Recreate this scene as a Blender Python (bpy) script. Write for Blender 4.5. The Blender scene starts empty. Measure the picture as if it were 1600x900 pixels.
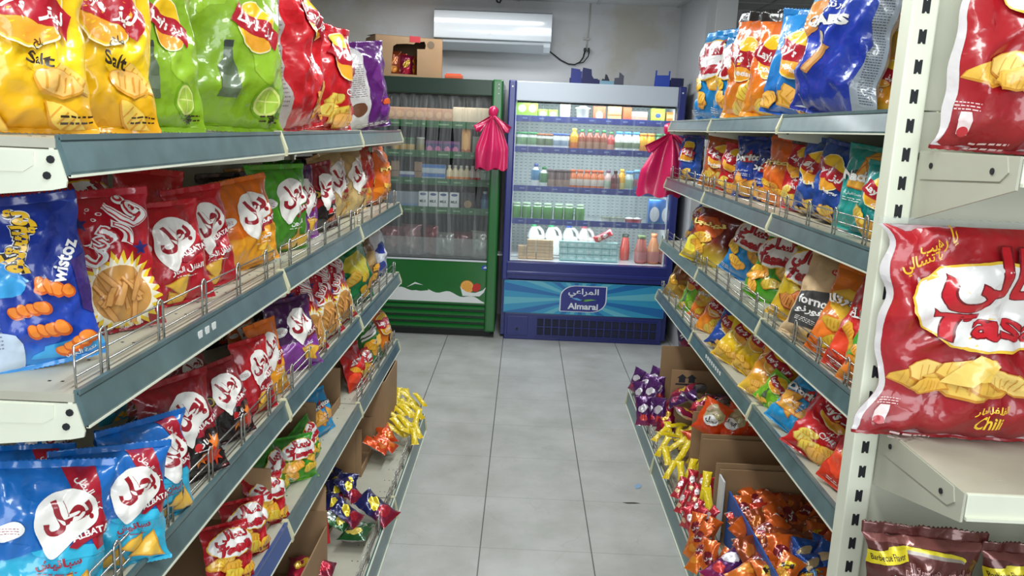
import bpy, bmesh, math, random
import numpy as np
from mathutils import Vector, Matrix, Euler, noise
from mathutils.geometry import tessellate_polygon

SC = bpy.context.scene
COL = SC.collection
PI = math.pi

# ------------------------------------------------------------------ camera
FPX, PITCH, YAW, ROLL = 1228.66, math.radians(11.488), math.radians(-0.542), math.radians(2.370)
CAM = Vector((0.0, 0.0, 1.48))
_f = Vector((math.sin(YAW) * math.cos(PITCH), math.cos(YAW) * math.cos(PITCH), -math.sin(PITCH)))
_r = Vector((math.cos(YAW), -math.sin(YAW), 0.0))
_u = _r.cross(_f)
CR = _r * math.cos(ROLL) + _u * math.sin(ROLL)
CU = -_r * math.sin(ROLL) + _u * math.cos(ROLL)
CF = _f
cam_data = bpy.data.cameras.new('camera')
cam_data.sensor_width = 36.0
cam_data.lens = FPX * 36.0 / 1600.0
cam_data.clip_start = 0.02
cam = bpy.data.objects.new('camera', cam_data)
COL.objects.link(cam)
cam.matrix_world = Matrix(((CR.x, CU.x, -CF.x, CAM.x), (CR.y, CU.y, -CF.y, CAM.y), (CR.z, CU.z, -CF.z, CAM.z), (0, 0, 0, 1)))
SC.camera = cam

def ray(px, py):
    return CF + CR * ((px - 800.0) / FPX) + CU * ((450.0 - py) / FPX)
def at_x(px, py, X):
    d = ray(px, py); return CAM + d * ((X - CAM.x) / d.x)
def at_y(px, py, Y):
    d = ray(px, py); return CAM + d * ((Y - CAM.y) / d.y)
def at_z(px, py, Z):
    d = ray(px, py); return CAM + d * ((Z - CAM.z) / d.z)
def proj(P):
    d = Vector(P) - CAM; z = d.dot(CF)
    return 800.0 + FPX * d.dot(CR) / z, 450.0 - FPX * d.dot(CU) / z

# ------------------------------------------------------------------ world, lamps, exposure
vs = SC.view_settings
vs.view_transform = 'Standard'; vs.look = 'None'; vs.gamma = 1.0; vs.use_curve_mapping = False
vs.exposure = 0.0
SC.cycles.max_bounces = 8
SC.cycles.transparent_max_bounces = 24
SC.cycles.caustics_reflective = False
SC.cycles.caustics_refractive = False
W = bpy.data.worlds.new('daylight'); SC.world = W; W.use_nodes = True
bg = W.node_tree.nodes['Background']
bg.inputs[0].default_value = (0.86, 0.94, 1.0, 1); bg.inputs[1].default_value = 0.55

def area(name, loc, size, power, color=(1, 1, 1), rot=(0, 0, 0)):
    l = bpy.data.lights.new(name, 'AREA'); l.shape = 'RECTANGLE'; l.size, l.size_y = size
    l.energy = power; l.color = color
    o = bpy.data.objects.new(name, l); COL.objects.link(o); o.location = loc; o.rotation_euler = rot
    return o
CEIL = 2.42
# tube lamps along the ceiling of the aisle, a fill added by the back wall, and the shop's glass front behind the viewer
area('tube_or_fill_light', (0.05, 0.7, CEIL - 0.05), (0.25, 1.2), 20, (0.95, 1.0, 0.98))
area('tube_or_fill_light', (0.05, 2.5, CEIL - 0.05), (0.25, 1.2), 21, (0.95, 1.0, 0.98))
area('tube_or_fill_light', (0.05, 4.3, CEIL - 0.05), (0.25, 1.2), 26, (0.93, 0.97, 1.0))
area('tube_or_fill_light', (-0.5, 5.5, CEIL - 0.05), (1.2, 0.25), 12, (0.93, 0.97, 1.0))  # added fill to brighten the back wall, not a known tube
area('front_daylight', (0.25, -1.6, 1.75), (2.6, 1.6), 62, (0.93, 0.98, 1.0), (math.radians(82), 0, 0))

# ------------------------------------------------------------------ materials
def lin(c):
    if max(c[:3]) > 1.0001: c = [x / 255.0 for x in c[:3]]
    return tuple((x / 12.92 if x <= 0.04045 else ((x + 0.055) / 1.055) ** 2.4) for x in c[:3])
MATS = {}
def mat(name, color=(200, 200, 200), rough=0.5, metal=0.0, spec=0.5, coat=0.0, noise_amt=0.0, noise_scale=8.0, bump=0.0, bump_scale=60.0, emit=None, emit_s=0.0, alpha=None, attr=False):
    if name in MATS: return MATS[name]
    m = bpy.data.materials.new(name); m.use_nodes = True
    nt = m.node_tree; b = nt.nodes['Principled BSDF']
    b.inputs['Roughness'].default_value = rough; b.inputs['Metallic'].default_value = metal
    b.inputs['Specular IOR Level'].default_value = spec
    b.inputs['Coat Weight'].default_value = coat; b.inputs['Coat Roughness'].default_value = 0.12
    c = lin(color)
    src = None
    if attr:
        a = nt.nodes.new('ShaderNodeAttribute'); a.attribute_name = 'Col'; src = a.outputs['Color']
    else:
        b.inputs['Base Color'].default_value = (*c, 1)
    tc = nt.nodes.new('ShaderNodeTexCoord')
    if noise_amt > 0:
        n = nt.nodes.new('ShaderNodeTexNoise'); n.inputs['Scale'].default_value = noise_scale; n.inputs['Detail'].default_value = 5
        nt.links.new(tc.outputs['Object'], n.inputs['Vector'])
        mr = nt.nodes.new('ShaderNodeMapRange'); mr.inputs[1].default_value = 0.3; mr.inputs[2].default_value = 0.7
        mr.inputs[3].default_value = 1 - noise_amt; mr.inputs[4].default_value = 1 + noise_amt * 0.4
        nt.links.new(n.outputs['Fac'], mr.inputs[0])
        mx = nt.nodes.new('ShaderNodeVectorMath'); mx.operation = 'SCALE'
        if src: nt.links.new(src, mx.inputs[0])
        else: mx.inputs[0].default_value = c
        nt.links.new(mr.outputs[0], mx.inputs['Scale']); src = mx.outputs[0]
    if src: nt.links.new(src, b.inputs['Base Color'])
    if bump > 0:
        n = nt.nodes.new('ShaderNodeTexNoise'); n.inputs['Scale'].default_value = bump_scale; n.inputs['Detail'].default_value = 4
        nt.links.new(tc.outputs['Object'], n.inputs['Vector'])
        bp = nt.nodes.new('ShaderNodeBump'); bp.inputs['Strength'].default_value = bump; bp.inputs['Distance'].default_value = 0.003
        nt.links.new(n.outputs['Fac'], bp.inputs['Height']); nt.links.new(bp.outputs[0], b.inputs['Normal'])
    if emit is not None:
        b.inputs['Emission Color'].default_value = (*lin(emit), 1); b.inputs['Emission Strength'].default_value = emit_s
    MATS[name] = m
    return m

def film_mat(name, rough, metal, coat, crinkle):
    m = bpy.data.materials.new(name); m.use_nodes = True; nt = m.node_tree; b = nt.nodes['Principled BSDF']
    a = nt.nodes.new('ShaderNodeAttribute'); a.attribute_name = 'Col'; nt.links.new(a.outputs['Color'], b.inputs['Base Color'])
    b.inputs['Roughness'].default_value = rough; b.inputs['Metallic'].default_value = metal
    b.inputs['Coat Weight'].default_value = coat; b.inputs['Coat Roughness'].default_value = 0.08
    tc = nt.nodes.new('ShaderNodeTexCoord')
    n1 = nt.nodes.new('ShaderNodeTexNoise'); n1.inputs['Scale'].default_value = 14; n1.inputs['Detail'].default_value = 3
    nt.links.new(tc.outputs['Object'], n1.inputs['Vector'])
    add = nt.nodes.new('ShaderNodeMixRGB'); add.blend_type = 'ADD'; add.inputs[0].default_value = 0.12
    nt.links.new(tc.outputs['Object'], add.inputs[1]); nt.links.new(n1.outputs['Color'], add.inputs[2])
    v = nt.nodes.new('ShaderNodeTexVoronoi'); v.feature = 'DISTANCE_TO_EDGE'; v.inputs['Scale'].default_value = 11
    nt.links.new(add.outputs[0], v.inputs['Vector'])
    sm = nt.nodes.new('ShaderNodeMapRange'); sm.interpolation_type = 'SMOOTHSTEP'; sm.inputs[2].default_value = 0.42
    nt.links.new(v.outputs['Distance'], sm.inputs[0])
    bp = nt.nodes.new('ShaderNodeBump'); bp.inputs['Strength'].default_value = crinkle; bp.inputs['Distance'].default_value = 0.006
    nt.links.new(sm.outputs[0], bp.inputs['Height']); nt.links.new(bp.outputs[0], b.inputs['Normal']); nt.links.new(bp.outputs[0], b.inputs['Coat Normal'])
    MATS[name] = m; return m
FILM = film_mat('printed_film', 0.30, 0.0, 0.6, 0.42)
FOIL = film_mat('metallic_film', 0.28, 0.35, 0.6, 0.45)
PAPER = film_mat('matte_paper_film', 0.62, 0.0, 0.0, 0.45)

def clear_mat(name, fac, tint=(1, 1, 1), rough=0.06, bump=0.0):
    m = bpy.data.materials.new(name); m.use_nodes = True; nt = m.node_tree
    for n in list(nt.nodes): nt.nodes.remove(n)
    o = nt.nodes.new('ShaderNodeOutputMaterial'); mx = nt.nodes.new('ShaderNodeMixShader')
    t = nt.nodes.new('ShaderNodeBsdfTransparent'); t.inputs[0].default_value = (*tint, 1)
    g = nt.nodes.new('ShaderNodeBsdfPrincipled'); g.inputs['Base Color'].default_value = (0.75, 0.78, 0.78, 1); g.inputs['Roughness'].default_value = rough
    lw = nt.nodes.new('ShaderNodeLayerWeight'); lw.inputs['Blend'].default_value = 0.35
    mr = nt.nodes.new('ShaderNodeMapRange'); mr.inputs[3].default_value = fac; mr.inputs[4].default_value = min(1, fac * 4 + 0.1)
    nt.links.new(lw.outputs['Facing'], mr.inputs[0]); nt.links.new(mr.outputs[0], mx.inputs[0])
    if bump > 0:
        tc = nt.nodes.new('ShaderNodeTexCoord'); n1 = nt.nodes.new('ShaderNodeTexNoise'); n1.inputs['Scale'].default_value = 25
        nt.links.new(tc.outputs['Object'], n1.inputs['Vector'])
        bp = nt.nodes.new('ShaderNodeBump'); bp.inputs['Strength'].default_value = bump; bp.inputs['Distance'].default_value = 0.01
        nt.links.new(n1.outputs['Fac'], bp.inputs['Height']); nt.links.new(bp.outputs[0], g.inputs['Normal'])
    nt.links.new(t.outputs[0], mx.inputs[1]); nt.links.new(g.outputs[0], mx.inputs[2]); nt.links.new(mx.outputs[0], o.inputs[0])
    MATS[name] = m; return m
CLEAR_STRIP = clear_mat('clear_pvc_strip', 0.10, (0.93, 0.96, 0.95), 0.08, 0.5)
CLEAR_FILM = clear_mat('clear_film', 0.10, (0.97, 0.98, 0.98), 0.1, 0.4)

# ------------------------------------------------------------------ mesh helpers
class MB:
    """collects shapes into one mesh with several materials and optional point colours"""
    def __init__(s): s.v = []; s.f = []; s.m = []; s.mats = []; s.c = []; s.smooth = []; s.col = (1, 1, 1)
    def mi(s, m):
        if m not in s.mats: s.mats.append(m)
        return s.mats.index(m)
    def add(s, vs, fs, m, smooth=False):
        b = len(s.v); s.v += [tuple(p) for p in vs]; s.c += [s.col] * len(vs); k = s.mi(m)
        for f in fs: s.f.append([b + i for i in f]); s.m.append(k); s.smooth.append(smooth)
        return s
    def box(s, a, b, m, M=None):
        x0, y0, z0 = a; x1, y1, z1 = b
        if x0 > x1: x0, x1 = x1, x0
        if y0 > y1: y0, y1 = y1, y0
        if z0 > z1: z0, z1 = z1, z0
        vs = [(x0, y0, z0), (x1, y0, z0), (x1, y1, z0), (x0, y1, z0), (x0, y0, z1), (x1, y0, z1), (x1, y1, z1), (x0, y1, z1)]
        if M is not None: vs = [M @ Vector(p) for p in vs]
        return s.add(vs, [(0, 3, 2, 1), (4, 5, 6, 7), (0, 1, 5, 4), (1, 2, 6, 5), (2, 3, 7, 6), (3, 0, 4, 7)], m)
    def bbox(s, a, b, m, bev=0.004, M=None):
        """box with chamfered edges"""
        x0, y0, z0 = a; x1, y1, z1 = b
        bm = bmesh.new(); bmesh.ops.create_cube(bm, size=1)
        for v in bm.verts: v.co = Vector((x0 + (v.co.x + .5) * (x1 - x0), y0 + (v.co.y + .5) * (y1 - y0), z0 + (v.co.z + .5) * (z1 - z0)))
        bmesh.ops.bevel(bm, geom=bm.edges[:], offset=bev, segments=2, affect='EDGES', profile=0.6)
        bm.verts.index_update()
        vs = [v.co.copy() for v in bm.verts]; fs = [[v.index for v in f.verts] for f in bm.faces]; bm.free()
        if M is not None: vs = [M @ p for p in vs]
        return s.add(vs, fs, m)
    def prism(s, prof, axis, a, b, m, smooth=False):
        """extrude a closed 2D profile along axis 'x','y' or 'z' from a to b; the profile is the two other coords in order"""
        n = len(prof); put = {'x': lambda p, t: (t, p[0], p[1]), 'y': lambda p, t: (p[0], t, p[1]), 'z': lambda p, t: (p[0], p[1], t)}[axis]
        vs = [put(p, a) for p in prof] + [put(p, b) for p in prof]
        fs = [(i, (i + 1) % n, n + (i + 1) % n, n + i) for i in range(n)]
        s.add(vs, fs, m, smooth)
        tri = tessellate_polygon([[Vector((p[0], p[1], 0)) for p in prof]])
        s.add(vs[:n], [tuple(t) for t in tri], m); s.add(vs[n:], [tuple(reversed(t)) for t in tri], m)
        return s
    def tube(s, pts, r, m, n=6, close=False):
        pts = [Vector(p) for p in pts]; k = len(pts); vs = []; fs = []
        up = None
        for i, p in enumerate(pts):
            t = (pts[min(i + 1, k - 1)] - pts[max(i - 1, 0)]).normalized()
            if up is None: up = t.orthogonal().normalized()
            a = (up - t * up.dot(t)); a = a.normalized() if a.length > 1e-6 else t.orthogonal().normalized(); up = a; b = t.cross(a)
            rr = r[i] if isinstance(r, (list, tuple)) else r
            for j in range(n):
                th = 2 * PI * j / n; vs.append(p + (a * math.cos(th) + b * math.sin(th)) * rr)
        for i in range(k - 1):
            for j in range(n): fs.append((i * n + j, i * n + (j + 1) % n, (i + 1) * n + (j + 1) % n, (i + 1) * n + j))
        fs.append(tuple(reversed(range(n)))); fs.append(tuple(range((k - 1) * n, k * n)))
        return s.add(vs, fs, m, True)
    def lathe(s, prof, c, m, n=16, smooth=True):
        vs = []; fs = []; k = len(prof)
        for r, z in prof:
            for j in range(n): th = 2 * PI * j / n; vs.append((c[0] + r * math.cos(th), c[1] + r * math.sin(th), c[2] + z))
        for i in range(k - 1):
            for j in range(n): fs.append((i * n + j, i * n + (j + 1) % n, (i + 1) * n + (j + 1) % n, (i + 1) * n + j))
        s.add(vs, fs, m, smooth)
        s.add(vs[:n], [tuple(reversed(range(n)))], m); s.add(vs[-n:], [tuple(range(n))], m)
        return s
    def build(s, name, parent=None, loc=None, M=None):
        me = bpy.data.meshes.new(name); me.from_pydata(s.v, [], s.f)
        for m in s.mats: me.materials.append(m)
        me.polygons.foreach_set('material_index', s.m); me.polygons.foreach_set('use_smooth', s.smooth)
        a = me.color_attributes.new('Col', 'FLOAT_COLOR', 'POINT')
        a.data.foreach_set('color', np.array([(*lin(c), 1.0) for c in s.c], dtype=np.float32).ravel() if s.c else [])
        me.update()
        return link(name, me, parent, loc)
def link(name, me, parent=None, loc=None):
    o = bpy.data.objects.new(name, me); COL.objects.link(o)
    if parent: o.parent = parent
    if loc is not None: o.location = loc
    return o
def empty(name, loc=(0, 0, 0), rz=0.0):
    o = bpy.data.objects.new(name, None); COL.objects.link(o); o.location = loc; o.rotation_euler = (0, 0, rz); o.empty_display_size = 0.05
    return o
def tag(o, label=None, cat=None, group=None, kind=None):
    if label: o['label'] = label
    if cat: o['category'] = cat
    if group: o['group'] = group
    if kind: o['kind'] = kind
    return o
def copy_tree(o, parent=None):
    c = o.copy(); COL.objects.link(c)
    if parent: c.parent = parent
    for ch in list(o.children): copy_tree(ch, c)
    return c
def struct(mb, name): return tag(mb.build(name), kind='structure')

# ------------------------------------------------------------------ lettering
AR = {'ا': (0xFE8D, 0xFE8E), 'أ': (0xFE83, 0xFE84), 'د': (0xFEA9, 0xFEAA), 'ر': (0xFEAD, 0xFEAE), 'ز': (0xFEAF, 0xFEB0), 'و': (0xFEED, 0xFEEE), 'ة': (0xFE93, 0xFE94)}
for _k, _b in {'ب': 0xFE8F, 'ت': 0xFE95, 'ج': 0xFE9D, 'ح': 0xFEA1, 'خ': 0xFEA5, 'س': 0xFEB1, 'ش': 0xFEB5, 'ط': 0xFEC1, 'ع': 0xFEC9, 'ف': 0xFED1, 'ق': 0xFED5, 'ك': 0xFED9, 'ل': 0xFEDD, 'م': 0xFEE1, 'ن': 0xFEE5, 'ه': 0xFEE9, 'ي': 0xFEF1}.items():
    AR[_k] = (_b, _b + 1, _b + 2, _b + 3)
def shape_ar(s):
    if not any(ch in AR for ch in s): return s
    out = []
    for i, ch in enumerate(s):
        if ch not in AR: out.append(ch); continue
        p = i > 0 and len(AR.get(s[i - 1], ())) == 4
        n = i + 1 < len(s) and s[i + 1] in AR and len(AR[ch]) == 4
        f = AR[ch]; out.append(chr(f[(3 if n else 1) if p else (2 if n else 0)]))
    return ''.join(reversed(out))
_GL = {}
def glyphs(s, bold=0.02, shear=0.0, res=2):
    """flat triangles of a word, centred, 1 unit high"""
    key = (s, bold, shear, res)
    if key in _GL: return _GL[key]
    c = bpy.data.curves.new('word', 'FONT'); c.body = shape_ar(s); c.offset = bold; c.shear = shear; c.resolution_u = res
    o = bpy.data.objects.new('word', c); COL.objects.link(o)
    me = o.to_mesh(); me.calc_loop_triangles()
    P = np.array([(v.co.x, v.co.y) for v in me.vertices]) if len(me.vertices) else np.zeros((0, 2))
    T = [tuple(t.vertices) for t in me.loop_triangles]
    o.to_mesh_clear(); bpy.data.objects.remove(o); bpy.data.curves.remove(c)
    if len(P):
        lo, hi = P.min(0), P.max(0); P = (P - (lo + hi) / 2) / (hi[1] - lo[1])
    _GL[key] = (P, T)
    return _GL[key]

# ------------------------------------------------------------------ flat artwork of a bag: x in 0..1, y in 0..aspect
class Art:
    def __init__(s, a, base, mat=None, back=None, grad=None):
        back = back or tuple(int(v * .92) for v in base); s.a = a; s.base = base; s.grad = grad; s.mat = mat or FILM; s.back = back; s.items = []; s.layer = 0; s.part = 'body'; s.name = ''
    def tris(s, P, T, c):
        # every piece faces outwards
        T = [t if (P[t[1]][0] - P[t[0]][0]) * (P[t[2]][1] - P[t[0]][1]) - (P[t[2]][0] - P[t[0]][0]) * (P[t[1]][1] - P[t[0]][1]) > 0 else (t[0], t[2], t[1]) for t in T]
        s.items.append((s.layer, c, [tuple(map(tuple, (P[t[0]], P[t[1]], P[t[2]]))) for t in T], s.part)); return s
    def up(s): s.layer += 1; return s
    def poly(s, pts, c):
        T = tessellate_polygon([[Vector((p[0], p[1], 0)) for p in pts]])
        s.layer += 1
        return s.tris([tuple(p) for p in pts], T, c)
    def soft(s, pts, c, n=2):
        for _ in range(n):
            q = []
            for i in range(len(pts)):
                a, b = pts[i], pts[(i + 1) % len(pts)]; q += [(a[0] * .75 + b[0] * .25, a[1] * .75 + b[1] * .25), (a[0] * .25 + b[0] * .75, a[1] * .25 + b[1] * .75)]
            pts = q
        return s.poly(pts, c)
    def ell(s, cx, cy, rx, ry, c, rot=0.0, n=24, p=1.0):
        pts = []
        for i in range(n):
            t = 2 * PI * i / n; x = rx * math.copysign(abs(math.cos(t)) ** p, math.cos(t)); y = ry * math.copysign(abs(math.sin(t)) ** p, math.sin(t))
            pts.append((cx + x * math.cos(rot) - y * math.sin(rot), cy + x * math.sin(rot) + y * math.cos(rot)))
        return s.poly(pts, c)
    def rect(s, x0, y0, x1, y1, c): return s.poly([(x0, y0), (x1, y0), (x1, y1), (x0, y1)], c)
    def burst(s, cx, cy, r1, r2, n, c, sy=1.0, ph=0.0):
        return s.poly([(cx + (r1 if i % 2 == 0 else r2) * math.cos(ph + PI * i / n), cy + sy * (r1 if i % 2 == 0 else r2) * math.sin(ph + PI * i / n)) for i in range(2 * n)], c)
    def wob(s, cx, cy, rx, ry, c, seed, rot=0.0, n=14, amt=0.18):
        r = random.Random(seed); pts = []
        for i in range(n):
            t = 2 * PI * i / n; k = 1 + r.uniform(-amt, amt)
            x, y = rx * k * math.cos(t), ry * k * math.sin(t); pts.append((cx + x * math.cos(rot) - y * math.sin(rot), cy + x * math.sin(rot) + y * math.cos(rot)))
        return s.poly(pts, c)
    def stroke(s, pts, w, c):
        L = []; R = []; n = len(pts)
        for i, p in enumerate(pts):
            a = pts[max(i - 1, 0)]; b = pts[min(i + 1, n - 1)]; dx, dy = b[0] - a[0], b[1] - a[1]; l = math.hypot(dx, dy) or 1
            ww = w[i] if isinstance(w, (list, tuple)) else w
            L.append((p[0] - dy / l * ww / 2, p[1] + dx / l * ww / 2)); R.append((p[0] + dy / l * ww / 2, p[1] - dx / l * ww / 2))
        return s.poly(L + R[::-1], c)
    def text(s, word, cx, cy, h, c, rot=0.0, bold=0.02, shear=0.0, w=None, outline=None, ow=0.05):
        if outline is not None: s.text(word, cx, cy, h, outline, rot, bold + ow, shear, w)
        P, T = glyphs(word, bold, shear)
        if not len(P): return s
        sx = h
        if w is not None: sx = w / (P[:, 0].max() - P[:, 0].min())
        Q = np.stack([P[:, 0] * sx, P[:, 1] * h], 1)
        cr, sr = math.cos(rot), math.sin(rot)
        Q = np.stack([cx + Q[:, 0] * cr - Q[:, 1] * sr, cy + Q[:, 0] * sr + Q[:, 1] * cr], 1)
        s.layer += 1
        return s.tris([tuple(q) for q in Q], T, c)
    def small_print(s, cx, cy, w, h, c, rows=4, seed=0):
        """rows of tiny dashes standing for print too small to read"""
        r = random.Random(seed); s.layer += 1; tr = []
        for k in range(rows):
            y = cy + h / 2 - h * (k + .5) / rows; x = cx - w / 2
            while x < cx + w / 2:
                l = r.uniform(.08, .22) * w; x2 = min(x + l, cx + w / 2); d = h / rows * .17
                tr += [((x, y - d), (x2, y - d), (x2, y + d)), ((x, y - d), (x2, y + d), (x, y + d))]; x = x2 + .05 * w
        s.items.append((s.layer, c, tr, s.part)); return s
    def chips(s, cx, cy, w, n=5, seed=1, c=(240, 190, 70), c2=(220, 150, 40), flat=0.55):
        r = random.Random(seed)
        for i in range(n):
            x = cx + r.uniform(-.5, .5) * w; y = cy + r.uniform(-.3, .3) * w; k = w * r.uniform(.22, .32); ro = r.uniform(-.8, .8); sd = r.random()
            s.wob(x, y, k, k * flat, c2, sd, ro); s.wob(x + .004, y + .008, k * .93, k * flat * .86, tuple(min(255, v + r.randint(-14, 14)) for v in c), sd, ro)
            for q in (-.45, -.1, .25, .55):
                dx, dy = q * k * math.cos(ro), q * k * math.sin(ro); ex, ey = -math.sin(ro) * k * flat * .55, math.cos(ro) * k * flat * .55
                s.stroke([(x + dx - ex, y + dy - ey), (x + dx + ex, y + dy + ey)], k * .07, c2)
        return s
    def triangle_chips(s, cx, cy, w, n=3, seed=1, c=(238, 175, 70), c2=(205, 120, 40)):
        r = random.Random(seed)
        for i in range(n):
            x = cx + r.uniform(-.4, .4) * w; y = cy + r.uniform(-.3, .3) * w; k = w * r.uniform(.3, .42); ro = r.uniform(0, 6.3)
            for kk, cc in ((k, c2), (k * .86, c)):
                s.poly([(x + kk * math.cos(ro + j * 2.094), y + kk * math.sin(ro + j * 2.094)) for j in range(3)], cc)
        return s
    def sticks(s, cx, cy, rx, ry, n, seed=1, c=(225, 165, 95), c2=(185, 120, 60)):
        r = random.Random(seed)
        for i in range(n):
            x = cx + r.uniform(-.7, .7) * rx; y = cy + r.uniform(-.6, .6) * ry; ro = r.uniform(.9, 2.2); l = ry * r.uniform(.35, .6)
            p = (x - l * math.cos(ro), y - l * math.sin(ro)); q = (x + l * math.cos(ro), y + l * math.sin(ro))
            s.stroke([p, q], rx * .24, c2); s.stroke([p, q], rx * .17, c)
        return s
    def logo(s): s.part = 'logo'; return s
    def body(s): s.part = 'body'; return s

def _clip(poly, ax, ay, k):
    """keep the part of a convex polygon where ax*x + ay*y <= k"""
    out = []; n = len(poly); d = [ax * p[0] + ay * p[1] - k for p in poly]
    for i in range(n):
        j = (i + 1) % n
        if d[i] <= 0: out.append(poly[i])
        if (d[i] < 0 < d[j]) or (d[j] < 0 < d[i]):
            t = d[i] / (d[i] - d[j]); a, b = poly[i], poly[j]; out.append((a[0] + (b[0] - a[0]) * t, a[1] + (b[1] - a[1]) * t))
    return out
_CUT = {}
def cut_art(art, nx, nv):
    """artwork cut along the bag's own facets: list of (layer, colour, part, [(i, j, lower?, polygon in grid units)])"""
    key = (id(art), nx, nv)
    if key in _CUT: return _CUT[key]
    res = []
    for layer, c, tr, part in art.items:
        cells = []
        for t in tr:
            pg = [(p[0] * nx, p[1] / art.a * nv) for p in t]
            pg = _clip(pg, 1, 0, nx - 1e-4); pg = _clip(pg, -1, 0, -1e-4) if len(pg) > 2 else pg
            pg = _clip(pg, 0, 1, nv - 1e-4) if len(pg) > 2 else pg; pg = _clip(pg, 0, -1, -1e-4) if len(pg) > 2 else pg
            if len(pg) < 3: continue
            i0 = int(min(p[0] for p in pg)); i1 = int(max(p[0] for p in pg))
            for i in range(i0, min(i1, nx - 1) + 1):
                a = pg
                if i > i0: a = _clip(a, -1, 0, -i)
                if len(a) > 2 and i < i1: a = _clip(a, 1, 0, i + 1)
                if len(a) < 3: continue
                j0 = int(min(p[1] for p in a)); j1 = int(max(p[1] for p in a))
                for j in range(j0, min(j1, nv - 1) + 1):
                    b = a
                    if j > j0: b = _clip(b, 0, -1, -j)
                    if len(b) > 2 and j < j1: b = _clip(b, 0, 1, j + 1)
                    if len(b) < 3: continue
                    lo = _clip(b, -1, 1, j - i); hi = _clip(b, 1, -1, i - j)       # either side of the facet's diagonal
                    if len(lo) > 2: cells.append((i, j, True, lo))
                    if len(hi) > 2: cells.append((i, j, False, hi))
        res.append((layer, c, part, cells))
    _CUT[key] = res
    return res

# ------------------------------------------------------------------ the bag itself
def bag_grid(Wd, H, T, seed, nx, nv, crumple=1.0, slump=0.0, pinch=0.10):
    """front and back surfaces of a filled pillow bag standing on z=0, front towards -y"""
    r = random.Random(seed); ox, oy, oz = (r.uniform(0, 90) for _ in range(3))
    F = np.zeros((nv + 1, nx + 1, 3)); B = F.copy()
    e1, e2, s1 = r.uniform(2.2, 3.4), r.uniform(.5, .75), r.uniform(-.12, .2)
    N = noise.noise
    for j in range(nv + 1):
        v = j / nv
        inf = max(0.0, 1 - abs(2 * v - 1) ** e1) ** e2 * (1 + s1 * (0.5 - v))
        endd = min(v, 1 - v)
        w = Wd * (1 - pinch * inf)
        xs = Wd * 0.022 * crumple * N((oz, v * 5.0, ox)); 
        for i in range(nx + 1):
            uu = 2 * i / nx - 1
            sec = max(0.0, 1 - abs(uu) ** 2.3) ** 0.72
            side = Wd * 0.03 * crumple * N((ox, v * 6.5, math.copysign(7, uu) + oy)) * abs(uu) ** 3
            x = uu * w / 2 + xs + side
            pl = math.exp(-endd / 0.10)
            for G, sg in ((F, -1), (B, 1)):
                o = oy + sg * 31
                a = N((uu * 1.7 + o, v * 2.6 * H / Wd + ox, oz)); b2 = N((uu * 3.6 + ox, v * 5.2 * H / Wd + o, oz + 5))
                ridge = (0.5 - abs(a) * 1.7) * 0.060 + (0.4 - abs(b2) * 1.6) * 0.030
                pleat = N((uu * 6.0 + o, v * 1.2, ox)) * 0.030 * pl
                dent = -0.05 * max(0.0, N((v * 4.0 + o, uu * 1.2, ox)) - .05) * abs(uu)
                y = sg * (T / 2 * inf * sec + Wd * crumple * (ridge * (0.25 + .75 * inf) + pleat + dent) * min(1, sec * 1.6) + 0.0004)
                bend = slump * H * max(0, v - .45) ** 2
                G[j, i] = (x, y + bend, v * H * (1 - 0.25 * abs(slump) * max(0, v - .5)))
    return F, B
def _normals(F, sg):
    du = np.gradient(F, axis=1); dv = np.gradient(F, axis=0); n = np.cross(du, dv) * sg
    return n / (np.linalg.norm(n, axis=2, keepdims=True) + 1e-9)

def _mesh(name, V, Fc, C, Nn, mats, mi=None):
    me = bpy.data.meshes.new(name); me.from_pydata(V, [], Fc)
    for m in mats: me.materials.append(m)
    me.polygons.foreach_set('use_smooth', [True] * len(me.polygons))
    if mi: me.polygons.foreach_set('material_index', mi)
    a = me.color_attributes.new('Col', 'FLOAT_COLOR', 'POINT')
    a.data.foreach_set('color', np.concatenate([np.array(C, dtype=np.float32), np.ones((len(C), 1), np.float32)], 1).ravel())
    me.update()
    if Nn is not None: me.normals_split_custom_set_from_vertices([tuple(n) for n in Nn])
    return me

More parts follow.
